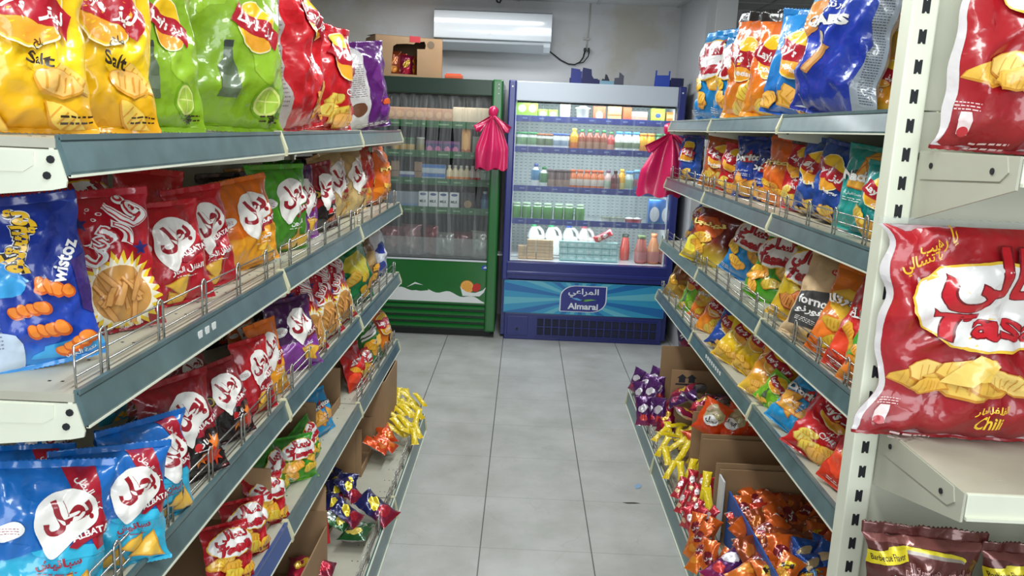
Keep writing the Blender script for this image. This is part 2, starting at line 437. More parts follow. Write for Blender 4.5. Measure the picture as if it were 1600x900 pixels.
def bag_mesh(art, Wd, H, T, seed, nx=18, nv=24, crumple=1.0, slump=0.0, split=True, pinch=0.10, step=0.00022):
    """(body mesh, logo mesh or None, F, B)"""
    F, B = bag_grid(Wd, H, T, seed, nx, nv, crumple, slump, pinch)
    nF, nB = _normals(F, 1), _normals(B, -1)
    V = []; Fc = []; C = []; Nn = []
    lb = lin(art.base); lk = lin(art.back)
    rnd = random.Random(seed)
    def base_col(v):
        if not art.grad: return lb
        for k in range(len(art.grad) - 1):
            a, b = art.grad[k], art.grad[k + 1]
            if v <= b[0]:
                t = 0 if b[0] == a[0] else max(0, (v - a[0]) / (b[0] - a[0])); A, Bc = lin(a[1]), lin(b[1]); return tuple(A[q] * (1 - t) + Bc[q] * t for q in range(3))
        return lin(art.grad[-1][1])
    for G, NG, cc in ((F, nF, None), (B, nB, lk)):
        for j in range(nv + 1):
            for i in range(nx + 1):
                V.append(tuple(G[j, i])); Nn.append(NG[j, i]); C.append(cc or base_col(j / nv))
    w1 = nx + 1; o = w1 * (nv + 1)
    for j in range(nv):
        for i in range(nx):
            a = j * w1 + i
            Fc.append((a, a + 1, a + w1 + 1)); Fc.append((a, a + w1 + 1, a + w1))
            Fc.append((o + a, o + a + w1 + 1, o + a + 1)); Fc.append((o + a, o + a + w1, o + a + w1 + 1))
    for j in range(nv):
        a = j * w1; Fc.append((a, a + w1, o + a + w1, o + a)); a += nx; Fc.append((a, o + a, o + a + w1, a + w1))
    for i in range(nx):
        Fc.append((i, o + i, o + i + 1, i + 1)); a = nv * w1 + i; Fc.append((a, a + 1, o + a + 1, o + a))
    LV, LF, LC, LN = [], [], [], []
    for layer, c, part, cells in cut_art(art, nx, nv):
        tgt = (LV, LF, LC, LN) if (part == 'logo' and split) else (V, Fc, C, Nn)
        lc = lin(c); off = 0.00035 + step * layer
        for i, j, lower, pg in cells:
            # triangle corners of this facet
            p00, p11 = F[j, i], F[j + 1, i + 1]; q = F[j, i + 1] if lower else F[j + 1, i]
            n00, n11 = nF[j, i], nF[j + 1, i + 1]; nq = nF[j, i + 1] if lower else nF[j + 1, i]
            b0 = len(tgt[0]); ids = []
            for (x, y) in pg:
                s, t = x - i, y - j
                if lower: w0, w1_, w2 = 1 - s, s - t, t
                else: w0, w1_, w2 = 1 - t, t - s, s
                n = n00 * w0 + nq * w1_ + n11 * w2; n = n / (np.linalg.norm(n) + 1e-9)
                P = p00 * w0 + q * w1_ + p11 * w2 + n * off
                tgt[0].append((P[0], P[1], P[2])); tgt[2].append(lc); tgt[3].append(n); ids.append(len(tgt[0]) - 1)
            tgt[1].append(ids)
    body = _mesh('crisp_bag', V, Fc, C, Nn, [art.mat])
    logo = _mesh('logo', LV, LF, LC, LN, [art.mat]) if LV else None
    return body, logo, F, B
def seal_mesh(F, B, top, Hs, col, mat, seed, teeth=26):
    """crimped strip beyond the bag's end row, ribbed and with a zigzag cut edge"""
    row = (F[-1] + B[-1]) / 2 if top else (F[0] + B[0]) / 2
    d = 1 if top else -1; r = random.Random(seed); n = teeth * 2; V = []; Fc = []; C = []; lc = lin(col)
    k = len(row) - 1; rows = 5; ph = r.uniform(0, 6)
    for side in (-1, 1):
        for q in range(rows + 1):
            for i in range(n + 1):
                t = i / n * k; a = int(min(t, k - 1)); p = row[a] * (1 - (t - a)) + row[a + 1] * (t - a)
                h = Hs * q / rows
                if q == rows: h += Hs * 0.10 * (1 if i % 2 else -1)
                wav = Hs * (0.22 * math.sin(ph + i / n * 9.0) + .12 * math.sin(ph * 2 + i / n * 23)) * (q / rows)
                V.append((p[0], p[1] + wav + side * (0.0007 + 0.0006 * (q % 2)), p[2] + d * h)); C.append(lc)
    w1 = n + 1; o = w1 * (rows + 1)
    for q in range(rows):
        for i in range(n):
            a = q * w1 + i
            f1 = (a, a + 1, a + w1 + 1, a + w1); f2 = (o + a, o + a + w1, o + a + w1 + 1, o + a + 1)
            if not top: f1, f2 = f1[::-1], f2[::-1]
            Fc += [f1, f2]
    for q in range(rows):
        a = q * w1; Fc.append((a, a + w1, o + a + w1, o + a)); a += n; Fc.append((a, o + a, o + a + w1, a + w1))
    for i in range(n): a = rows * w1 + i; Fc.append((a, a + 1, o + a + 1, o + a))
    return _mesh('seal', V, Fc, C, None, [mat])

SEED = [100]
PROXY = {}
def make_bag(art, Wd, H, label, T=None, nx=18, nv=24, crumple=1.45, slump=0.0, seals=True, group=None, name='crisp_bag', cat='crisp bag', seed=None, pinch=0.10, seal_col=None, seal_mat=None, sealf=0.055):
    SEED[0] += 1; sd = seed if seed is not None else SEED[0]
    T = T if T is not None else Wd * 0.36
    hs = H * sealf if seals else 0.0
    body, logo, F, B = bag_mesh(art, Wd, H - hs * 1.5, T, sd, nx, nv, crumple, slump, split=seals, pinch=pinch)
    root = empty(name) if False else link(name, body)
    tag(root, label, cat, group)
    if logo: tag(link('logo', logo, root), art.name or None)
    if seals:
        tc = seal_col or (art.grad[-1][1] if art.grad else art.base); bc = art.grad[0][1] if art.grad else art.base
        link('top_seal', seal_mesh(F, B, True, hs, tc, seal_mat or art.mat, sd), root)
        link('bottom_seal', seal_mesh(F, B, False, hs * .5, bc, art.mat, sd + 1), root)
    root['zoff'] = hs * .5
    PROXY[root.name] = (np.concatenate([F[::3, ::3].reshape(-1, 3), F[-1:, ::3].reshape(-1, 3)]), np.concatenate([B[::3, ::3].reshape(-1, 3), B[-1:, ::3].reshape(-1, 3)]), F[::3, ::3].shape[1], hs)
    return root
def set_bag(o, P, normal_deg, roll=0.0, lean=0.0):
    """stand a bag with its foot at P; the front faces the compass direction normal_deg (0 = +x, -90 = towards the viewer)"""
    z = o.get('zoff', 0.0)
    R = Matrix.Rotation(math.radians(normal_deg + 90), 4, 'Z') @ Matrix.Rotation(math.radians(roll), 4, 'Y') @ Matrix.Rotation(math.radians(-lean), 4, 'X')
    o.matrix_world = Matrix.Translation(Vector(P)) @ R @ Matrix.Translation((0, 0, z)); PLACED[o.name] = o.matrix_world.copy()

PLACED = {}
def _proxy_bvh(o, M):
    from mathutils.bvhtree import BVHTree
    A, B, w, hs = PROXY[o.name]; n = len(A); rows = n // w
    V = [M @ Vector(p) for p in A] + [M @ Vector(p) for p in B]; f = []
    for j in range(rows - 1):
        for i in range(w - 1):
            a = j * w + i; f += [(a, a + 1, a + w + 1, a + w), (n + a, n + a + 1, n + a + w + 1, n + a + w)]
        a = j * w; f += [(a, a + w, n + a + w, n + a), (a + w - 1, a + 2 * w - 1, n + a + 2 * w - 1, n + a + w - 1)]
    return BVHTree.FromPolygons(V, f)
def settle(groups, rounds=16):
    """bags that would run into each other on a shelf are eased back until they only touch"""
    for names, lim in groups:
        T = {n: _proxy_bvh(bpy.data.objects[n], PLACED[n]) for n in names}; moved = {n: 0.0 for n in names}
        for _ in range(rounds):
            hit = False
            for i, a in enumerate(names):
                for b in names[i + 1:]:
                    pa, pb = PLACED[a].translation, PLACED[b].translation
                    if (pa - pb).length > .45 or not T[a].overlap(T[b]): continue
                    hit = True
                    far, near = (a, b) if abs(pa.x) + .35 * pa.y > abs(pb.x) + .35 * pb.y else (b, a)
                    p = PLACED[far].translation; d = Vector((p.x, p.y, 0)).normalized()
                    if moved[far] > .09:
                        q = PLACED[near].translation; d2 = (p - q); d2.z = 0; d = d2.normalized() if d2.length > 1e-4 else d
                        if moved[far] > .15: continue
                    np_ = p + d * .009
                    if not (lim[0] < abs(np_.x) < lim[1]): np_.x = p.x
                    np_.y = min(np_.y, lim[2]); PLACED[far].translation = np_; moved[far] += .009
                    T[far] = _proxy_bvh(bpy.data.objects[far], PLACED[far])
            if not hit: break
        for n in names: bpy.data.objects[n].matrix_world = PLACED[n]

# ------------------------------------------------------------------ printed artworks
A_RED, A_WHITE = (178, 18, 38), (240, 238, 236)
def ribbon_logo(d, cx, cy, w, rot=-0.35, sun=(248, 200, 30), low=(238, 164, 44)):
    """round yellow sun with a red ribbon across, lettered in two scripts"""
    d.logo(); d.name = 'yellow sun emblem with red ribbon'
    d.ell(cx, cy, w * .46, w * .52, (250, 236, 190), rot * .3); d.ell(cx, cy, w * .435, w * .495, sun, rot * .3)
    d.ell(cx, cy - w * .14, w * .37, w * .33, low, rot * .3)
    cr, sr = math.cos(rot), math.sin(rot)
    def q(x, y): return (cx + (x * cr - y * sr) * w, cy + (x * sr + y * cr) * w)
    d.poly([q(x / 10 * .56, .20 + .05 * math.sin(x / 10 * 4)) for x in range(-10, 11)] + [q(x / 10 * .56, -.19 + .05 * math.sin(x / 10 * 4)) for x in range(10, -11, -1)], (176, 16, 40))
    p = q(-.22, -.02); d.text("Lay's", p[0], p[1], w * .27, A_WHITE, rot, .035, .1)
    p = q(.30, .02); d.text('ليز', p[0], p[1], w * .26, A_WHITE, rot, .035)
    return d.body()
def oval_logo(d, cx, cy, w, h=None, rot=0.12, rim=(240, 190, 40)):
    """white oval with a big red word in two scripts"""
    h = h or w * .62
    d.logo(); d.name = 'white oval emblem with red lettering'
    d.ell(cx, cy, w * .53, h * .54, rim, rot); d.ell(cx, cy, w * .51, h * .51, A_WHITE, rot)
    cr, sr = math.cos(rot), math.sin(rot)
    def q(x, y): return (cx + x * cr - y * sr, cy + x * sr + y * cr)
    p = q(0, h * .20); d.text('تسالي', p[0], p[1], h * .62, A_RED, rot, .045, w=w * .82, outline=(110, 10, 25), ow=.02)
    p = q(0, -h * .24); d.text('Tasali', p[0], p[1], h * .34, A_RED, rot, .05, .12, w=w * .80, outline=(110, 10, 25), ow=.02)
    return d.body()
def drop_logo(d, cx, cy, w, rot=0.25, word='بطل'):
    """white leaf-shaped patch tapering to a point, dark red script, and a ribbon under it"""
    d.logo(); d.name = 'white leaf-shaped emblem with red script'
    cr, sr = math.cos(rot), math.sin(rot)
    def q(x, y): return (cx + (x * cr - y * sr) * w, cy + (x * sr + y * cr) * w)
    half = [(-.30, -.62), (-.40, -.42), (-.47, -.15), (-.46, .12), (-.36, .36), (-.16, .52), (.10, .56), (.32, .46), (.46, .26), (.50, .02), (.42, -.16), (.24, -.24), (.06, -.30), (-.10, -.42)]
    d.soft([q(x, y) for x, y in half], (240, 237, 232))
    p = q(.02, .13); d.text(word, p[0], p[1], w * .58, (150, 18, 36), rot + .15, .05, w=w * .74)
    d.poly([q(-.08, -.44), q(.06, -.32), q(.24, -.26), (q(.44, -.20)), q(.66, -.18), q(.60, -.38), q(.26, -.42), q(.02, -.50)], (150, 18, 40))
    p = q(.32, -.305); d.text('ALBATAL', p[0], p[1], w * .12, A_WHITE, rot + .05, .03)
    return d.body()

def art_ribbon(base, low, flavour=None, ar=None, a=1.36, chips=True, bottle=False, dark=(50, 30, 10), text2=None, seed=1, lx=.55, ly=None, lw=.62, bx=.36, strip=None):
    d = Art(a, base, grad=[(0, low), (.45, base), (1, base)]); ly = ly or a * .72
    d.wob(.2, a * .85, .22, .3, tuple(min(255, int(v * 1.08) + 6) for v in base), seed); d.wob(.8, a * .40, .26, .22, tuple(min(255, int(v * 1.06) + 5) for v in base), seed + 3)
    if strip: d.sticks(.74, a * .16, .26, .22, 9, seed, (240, 170, 60), (206, 110, 30))
    if strip: d.poly([(0, 0), (.16, 0), (.11, a * .35), (.15, a * .7), (.10, a), (0, a)], strip); d.small_print(.06, a * .5, .08, a * .7, (120, 110, 110), 26, seed)
    if bottle:
        g = (92, 108, 82); t = .16 * a; k = .62
        P = lambda x, y: (bx + (x - .35) * k * .72, t + (y - .16) * a * k)
        d.poly([P(*p) for p in ((.30, .66), (.40, .66), (.41, .52), (.50, .44), (.53, .16), (.18, .16), (.20, .44), (.29, .52))], g)
        d.poly([P(*p) for p in ((.29, .62), (.41, .62), (.41, .68), (.29, .68))], (52, 58, 54)); d.poly([P(*p) for p in ((.19, .24), (.52, .24), (.515, .36), (.20, .36))], (112, 128, 104))
        d.ell(.74, a * .16, .14, .14, (120, 168, 30)); d.ell(.74, a * .16, .12, .12, (214, 226, 130)); d.ell(.74, a * .16, .10, .10, (168, 200, 70)); d.stroke([(.64, a * .16), (.84, a * .16)], .012, (214, 226, 130)); d.stroke([(.74, a * .16 - .10), (.74, a * .16 + .10)], .012, (214, 226, 130))
        d.burst(.80, a * .05, .04, .02, 7, (40, 60, 20), 1.2)
    if chips: d.chips(.5, a * .13, .72 if not bottle else .5, 5 if not bottle else 3, seed, (244, 200, 92), (222, 156, 48))
    ribbon_logo(d, lx, ly, lw)
    if ar: d.text(ar, .60, a * .445, .075, dark, -.15, .015)
    if flavour: d.text(flavour, .60, a * .36, .10, dark, -.15, .025)
    if text2: d.text(text2, .55, a * .44, .085, A_WHITE, -.1, .03)
    d.small_print(.82, a * .06, .22, .07, dark, 2, seed)
    return d
def art_oval(base, low=None, a=1.25, chip=((240, 190, 70), (220, 150, 40)), seed=1, ly=.68, flav=None, lw=.86):
    d = Art(a, base, grad=[(0, low or base), (.3, base), (1, base)])
    d.wob(.25, a * .9, .3, .14, tuple(max(0, int(v * .86)) for v in base), seed)
    d.chips(.5, a * .30, .72, 6, seed, *chip)
    oval_logo(d, .5, a * ly, lw)
    if flav: d.text(flav, .62, a * .10, .07, (250, 215, 60), 0, .02)
    d.small_print(.22, a * .08, .2, .08, A_WHITE, 3, seed)
    return d
def art_drop(top, low, a=1.32, flav='شيبس', flav_c=A_WHITE, chip=((240, 190, 70), (215, 150, 45)), seed=1, tag_c=None, stripe=None, dark_low=None, mat=None, red_balls=False):
    d = Art(a, top, grad=[(0, dark_low or low), (.36, low), (.44, top), (1, top)], mat=mat)
    d.wob(.2, a * .44, .3, .07, top, seed); d.wob(.75, a * .40, .3, .06, low, seed + 2)
    if stripe:
        d.poly([(.60, a), (.84, a), (1.0, a * .62), (1.0, a * .42), (.93, a * .40)], stripe); d.text('كرات البطل', .83, a * .80, .085, A_WHITE, -1.0, .02)
    if red_balls:
        r = random.Random(seed)
        for k in range(9): d.burst(r.uniform(.1, .9), r.uniform(.06, .34) * a, .13, .06, 7, ((196, 52, 24), (226, 120, 36), (24, 14, 14))[k % 3], 1.2, r.random())
        d.wob(.42, a * .30, .24, .16, (22, 18, 20), seed + 7); d.ell(.56, a * .30, .06, .06, (200, 30, 34))
        d.ell(.2, a * .60, .10, .10, (28, 22, 18)); d.ell(.2, a * .60, .075, .075, (170, 140, 40)); d.ell(.2, a * .60, .05, .055, (30, 24, 20))
    else:
        d.triangle_chips(.66, a * .12, .5, 3, seed, *chip)
        lx = .26 if stripe else .13; d.ell(lx, a * .58, .11, .075, A_WHITE, .5, p=.8); d.small_print(lx, a * .58, .14, .07, (150, 60, 60), 3, seed)
    drop_logo(d, .68 if stripe else .56, a * .62, .54 if stripe else .62)
    d.text(flav, .64, a * .33, .10, flav_c, .1, .03); d.small_print(.62, a * .265, .28, .03, flav_c, 1, seed)
    return d
def art_sun(a=1.75, seed=1):
    d = Art(a, (186, 24, 40), grad=[(0, (150, 16, 34)), (.25, (190, 26, 42)), (1, (186, 24, 44))])
    d.poly([(0, 0), (.15, 0), (.13, a * .4), (.17, a * .55), (.08, a), (0, a)], (206, 200, 196)); d.small_print(.065, a * .45, .09, a * .8, (110, 104, 104), 34, seed)
    d.burst(.58, a * .27, .46, .35, 26, (244, 206, 40), 1.25); d.burst(.58, a * .27, .40, .31, 26, (246, 238, 214), 1.25, .06); d.ell(.58, a * .27, .29, .38, (206, 150, 78))
    d.sticks(.58, a * .27, .27, .36, 13, seed)
    d.logo(); d.name = 'white outlined diagonal lettering'
    d.text('فارس', .54, a * .73, .52, A_WHITE, .72, .085, w=.92); d.text('فارس', .54, a * .73, .52, (190, 26, 42), .72, .04, w=.90); d.text('فارس', .54, a * .73, .51, A_WHITE, .72, .0, w=.885)
    d.body()
    for x, y in ((.26, .80), (.80, .60)):
        d.burst(x, a * y, .10, .04, 5, (36, 40, 110), 1, .3)
    for x, y, r in ((.40, .90, .022), (.46, .86, .018), (.42, .82, .018), (.36, .87, .016)): d.ell(x, a * y, r, r, A_WHITE); d.ell(x, a * y, r * .6, r * .6, (186, 24, 40))
    d.text('فول سوداني', .62, a * .04, .06, A_WHITE, .1, .01)
    return d
def art_twist(a=1.7):
    d = Art(a, (24, 62, 168), grad=[(0, (60, 150, 225)), (.14, (26, 70, 180)), (.55, (22, 52, 150)), (1, (20, 44, 132))])
    d.wob(.10, a * .62, .34, .30, (44, 150, 224), 4, 0, 16, .3); d.wob(.30, a * .52, .16, .12, (60, 168, 232), 9); d.wob(.75, a * .07, .34, .08, (64, 168, 230), 5)
    d.poly([(.86, a * .62), (1, a * .66), (1, a * .25), (.9, a * .30)], (58, 38, 110)); d.poly([(0, a * .42), (.10, a * .36), (.16, a * .26), (.30, a * .22), (.34, a * .16), (.36, 0), (0, 0)], (196, 212, 232)); d.small_print(.12, a * .24, .16, a * .2, (120, 130, 160), 8, 3)
    d.logo(); d.name = 'yellow lettering with dark and white outline'
    d.text('تويستكو', .46, a * .78, .30, A_WHITE, 1.30, .16, w=.66); d.text('تويستكو', .46, a * .78, .30, (40, 26, 20), 1.30, .11, w=.65); d.text('تويستكو', .46, a * .78, .30, (240, 190, 40), 1.30, .045, w=.64)
    d.text('Twistoz', .78, a * .60, .13, A_WHITE, 1.15, .03); d.body()
    for cx, cy, ro in ((.44, .36, .1), (.56, .22, .0), (.76, .10, .45), (.66, .47, -.4)):
        for k in range(4):
            x = cx + (k - 1.5) * .075 * math.cos(ro); y = cy * a + (k - 1.5) * .075 * math.sin(ro)
            d.ell(x, y, .055, .085, (206, 92, 26), ro + .5); d.ell(x - .006, y + .012, .04, .068, (240, 138, 48), ro + .5)
    d.text('نكهة الجبن', .78, a * .055, .05, A_WHITE, .1, .01)
    return d
def art_tri(base, a=1.4, word='Doritos', chip_y=.22, seed=1, c2=None, lc=A_WHITE, slash=(214, 40, 32)):
    d = Art(a, base, grad=[(0, c2 or base), (.35, base), (1, base)])
    d.poly([(.1, a * .70), (.5, a * .78), (.9, a * .72), (.52, a * .58)], tuple(int(v * .55) for v in base)); d.poly([(.34, a * .60), (.52, a * .82), (.66, a * .60)], slash)
    d.triangle_chips(.5, a * chip_y, .85, 4, seed)
    d.logo(); d.name = 'bold pale lettering'
    d.text(word, .5, a * .68, .17, lc, .06, .045, w=.86, outline=(16, 14, 22), ow=.03); d.body()
    d.text('سويت تشيلي', .42, a * .45, .07, A_WHITE, 0, .02); d.small_print(.4, a * .38, .4, .08, A_WHITE, 2, seed)
    return d
def art_paper():
    a = 1.35; d = Art(a, (206, 176, 136), mat=PAPER, back=(200, 172, 134))
    d.poly([(.05, a * .52), (.52, a * .62), (.66, a * .42), (.62, a * .16), (.08, a * .12)], (66, 66, 66))
    d.logo(); d.name = 'white lettering on a dark panel'; d.text('forno', .33, a * .46, .14, A_WHITE, .1, .03, w=.46); d.text('فورنو', .34, a * .34, .14, A_WHITE, .1, .03, w=.42); d.body()
    d.small_print(.34, a * .22, .34, .08, A_WHITE, 3, 2)
    d.ell(.62, a * .08, .30, .14, (228, 186, 110), .3); d.ell(.56, a * .09, .14, .09, (60, 30, 26), .3); d.ell(.5, a * .86, .10, .05, (196, 60, 40)); d.text("Lay's", .5, a * .86, .06, A_WHITE)
    return d
def art_brown():
    a = 1.3; d = Art(a, (92, 44, 40), mat=FOIL, back=(110, 60, 56))
    d.rect(0, 1.24, 1, a, (132, 78, 74))
    d.ell(.50, 1.17, .34, .065, (214, 196, 40), -.04); d.ell(.50, 1.15, .33, .055, (150, 140, 130), -.04); d.ell(.50, 1.125, .34, .05, (92, 44, 40), -.04)
    d.logo(); d.name = 'pink outlined script and yellow flavour band'
    d.text('بطاطس هيبستال', .60, 1.045, .105, (236, 190, 190), -.06, .05, w=.64); d.text('بطاطس هيبستال', .60, 1.045, .105, (92, 44, 40), -.06, .012, w=.63)
    d.text('بنكهة الشاوي', .62, .94, .075, (232, 190, 186), -.06, .02, w=.42)
    d.poly([(0, 1.15), (.32, 1.21), (.32, 1.12), (0, 1.03)], (226, 206, 40)); d.text('Barbecue Flavor', .16, 1.125, .05, (60, 36, 20), .2, .015, w=.28); d.body()
    d.burst(.27, .93, .14, .115, 18, (236, 240, 240), .62); d.ell(.27, .93, .10, .058, (150, 214, 228)); d.text('تجربة', .27, .93, .04, A_WHITE)
    d.rect(.36, .78, .66, .84, (222, 200, 50)); d.chips(.55, .45, .6, 5, 3)
    return d
def art_plain(base, low, patch, word=None, a=1.35, wc=A_WHITE, seed=1, mat=None, chip=True, word2=None, pw=.36, left=None, back=None):
    d = Art(a, base, grad=[(0, low), (.4, base), (1, base)], mat=mat, back=back or left)
    if left: d.poly([(0, 0), (.42, 0), (.34, a * .4), (.40, a * .7), (.36, a), (0, a)], left); d.small_print(.18, a * .6, .26, a * .4, (120, 110, 116), 16, seed); d.ell(.2, a * .25, .1, .13, (110, 70, 50))
    d.wob(.5 if not left else .72, a * .62, pw if not left else .2, .26, patch, seed); d.wob(.3 if not left else .76, a * .25, .3 if not left else .18, .2, tuple(min(255, int(v * 1.12) + 8) for v in low), seed + 4)
    if chip: d.chips(.55 if not left else .78, a * .30, .7 if not left else .3, 4, seed, *(((240, 190, 70), (220, 150, 40)) if not left else ((226, 110, 40), (190, 70, 30))))
    if word: d.logo(); d.name = 'brand lettering'; d.text(word, .5, a * .66, .18, wc, .15, .05, w=.74, outline=(60, 20, 20), ow=.03); d.body()
    if word2: d.text(word2, .5, a * .46, .09, wc, .05, .025)
    d.small_print(.5, a * .06, .6, .06, wc, 2, seed)
    return d

def art_qabs():
    a = 1.75; d = Art(a, (22, 54, 166), grad=[(0, (26, 50, 150)), (.5, (20, 56, 176)), (1, (24, 62, 176))], back=(176, 182, 190))
    d.poly([(.80, 0), (1, 0), (1, a), (.86, a), (.90, a * .5)], (150, 160, 176)); d.small_print(.93, a * .45, .09, a * .7, (60, 66, 80), 40, 3)
    d.wob(.16, a * .70, .20, .30, (224, 150, 80), 3, .3); d.wob(.10, a * .86, .24, .16, (120, 180, 226), 5)
    d.poly([(.28, a * .28), (.38, a * .26), (.56, a * .46), (.44, a * .50)], (190, 130, 70)); d.poly([(.31, a * .29), (.36, a * .28), (.52, a * .46), (.45, a * .48)], (222, 170, 110)); d.poly([(.40, a * .49), (.50, a * .47), (.46, a * .56), (.42, a * .57)], (206, 190, 160))
    d.logo(); d.name = 'white lettering'
    d.text('QABS', .45, a * .635, .15, A_WHITE, .08, .06, w=.52, outline=(16, 20, 60), ow=.03); d.text('بورنتوس', .46, a * .74, .10, A_WHITE, .1, .03, w=.34); d.text('سنجول', .50, a * .86, .12, A_WHITE, .1, .03, w=.30); d.stroke([(.36, a * .815), (.64, a * .835)], .018, A_WHITE)
    return d.body()

ART = dict(
    salt=art_ribbon((240, 196, 20), (230, 166, 18), 'Salt', 'ملح', seed=2, ly=1.36 * .64, lw=.58),
    lime=art_ribbon((138, 178, 38), (130, 172, 30), None, None, bottle=True, seed=5, ly=1.36 * .58, lx=.60, lw=.40, chips=False),
    ketchup=art_ribbon((196, 18, 32), (176, 14, 26), None, None, text2='Ketchup', seed=7, a=1.5, lx=.66, lw=.46, chips=False, strip=(170, 160, 158)),
    redlays=art_ribbon((196, 20, 34), (190, 30, 30), 'Chili', 'حار', seed=8, dark=A_WHITE),
    orangelays=art_ribbon((224, 106, 22), (230, 146, 30), None, None, text2='Cheese', seed=9, ly=1.36 * .58),
    bluelays=art_ribbon((28, 74, 160), (30, 70, 150), None, None, text2='Salt & Vinegar', seed=10, ly=1.36 * .66),
    skylays=art_ribbon((26, 128, 200), (30, 90, 180), None, None, text2='Yoghurt', seed=11, ly=1.36 * .60),
    teallays=art_ribbon((22, 140, 138), (20, 130, 130), None, None, text2='Chutney', seed=12, ly=1.36 * .62),
    brownlays=art_ribbon((178, 84, 30), (200, 120, 40), None, None, text2='Barbecue', seed=13, ly=1.36 * .62),
    yellowlays=art_ribbon((236, 196, 24), (226, 180, 30), None, None, seed=14),
    burger=art_ribbon((228, 150, 36), (240, 200, 70), None, None, text2='برجر', seed=15),
    greenlays=art_ribbon((120, 186, 40), (110, 180, 40), None, None, seed=16, bottle=True),
    tasali_red=art_oval((186, 18, 34), (150, 14, 28), flav='الفلفل الحار', seed=21),
    tasali_blue=art_oval((26, 140, 206), (28, 120, 190), seed=22),
    tasali_green=art_oval((60, 150, 44), (96, 176, 40), seed=23),
    tasali_yellow=art_oval((206, 176, 40), (222, 170, 36), seed=24, chip=((214, 140, 70), (150, 60, 40))),
    batal_red=art_drop((190, 22, 36), (178, 20, 38), flav='الفلفل الحار', seed=31),
    batal_blue=art_drop((20, 104, 186), (48, 176, 214), flav='سبانيش', flav_c=(150, 26, 50), seed=32, stripe=(168, 22, 46)),
    batal_orange=art_drop((222, 110, 24), (236, 160, 40), flav='جبن', seed=33),
    batal_green=art_drop((76, 158, 36), (70, 140, 40), flav='الليمون', seed=34),
    batal_purple=art_drop((74, 26, 82), (138, 60, 156), flav='كتشب', seed=35),
    batal_fire=art_drop((140, 24, 34), (34, 18, 22), flav='نار', seed=36, red_balls=True),
    batal_beige=art_drop((196, 164, 108), (206, 178, 120), flav='VIVID', flav_c=(170, 60, 30), seed=37),
    batal_cyan=art_drop((30, 110, 170), (40, 150, 190), flav='خل', seed=38),
    sun=art_sun(), twist=art_twist(), paper=art_paper(), brown=art_brown(),
    doritos=art_tri((26, 60, 150), seed=3), doritos_sky=art_tri((30, 150, 210), seed=4, chip_y=.5, word='Doritos'), nacho=art_tri((26, 150, 142), seed=5, chip_y=.72, word='Nachos', c2=(40, 170, 160)),
    qabs=art_qabs(),
    popper=art_plain((228, 108, 26), (226, 130, 30), (240, 150, 40), 'بوفك', a=1.9, seed=41),
    fritos=art_plain((226, 104, 24), (232, 130, 30), (236, 126, 30), 'Frito', a=2.3, seed=42, wc=(250, 220, 120)),
    purplewhite=art_plain((92, 26, 112), (96, 30, 118), (110, 40, 130), None, a=1.5, seed=43, left=(206, 204, 204)),
    ball=art_plain((234, 150, 30), (232, 170, 40), (246, 196, 70), 'BALL', a=1.5, seed=44, word2='تشيز'),
    redorange=art_plain((214, 62, 26), (220, 110, 40), (206, 36, 30), None, a=1.6, seed=45),
    greenfoil=art_plain((16, 124, 70), (20, 110, 60), (210, 200, 60), None, a=1.3, seed=46, mat=FOIL),
    bluewhite=art_plain((224, 228, 236), (40, 60, 150), (40, 60, 160), None, a=2.0, seed=47, chip=False),
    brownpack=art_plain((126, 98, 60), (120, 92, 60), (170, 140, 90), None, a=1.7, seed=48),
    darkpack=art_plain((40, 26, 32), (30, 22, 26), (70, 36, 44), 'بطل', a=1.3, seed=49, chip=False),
    greenpack=art_plain((34, 110, 50), (30, 100, 44), (60, 140, 60), "S", a=1.3, seed=50, word2='تسالي'),
    ninja=art_plain((120, 36, 30), (232, 206, 60), (206, 90, 30), 'نينجا', a=1.5, seed=51, wc=(250, 226, 130)),
    redpack=art_plain((200, 26, 30), (210, 60, 30), (226, 40, 40), 'شطة', a=1.5, seed=52),
    orangepack=art_plain((226, 120, 28), (228, 110, 30), (240, 190, 50), 'تورتلا', a=1.6, seed=53),
    greenorange=art_plain((70, 170, 50), (222, 120, 40), (150, 200, 60), 'مكس', a=1.4, seed=54),
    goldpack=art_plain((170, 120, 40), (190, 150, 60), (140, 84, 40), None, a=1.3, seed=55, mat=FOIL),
    blackpack=art_plain((34, 30, 30), (60, 44, 30), (160, 110, 60), None, a=1.4, seed=56),
)

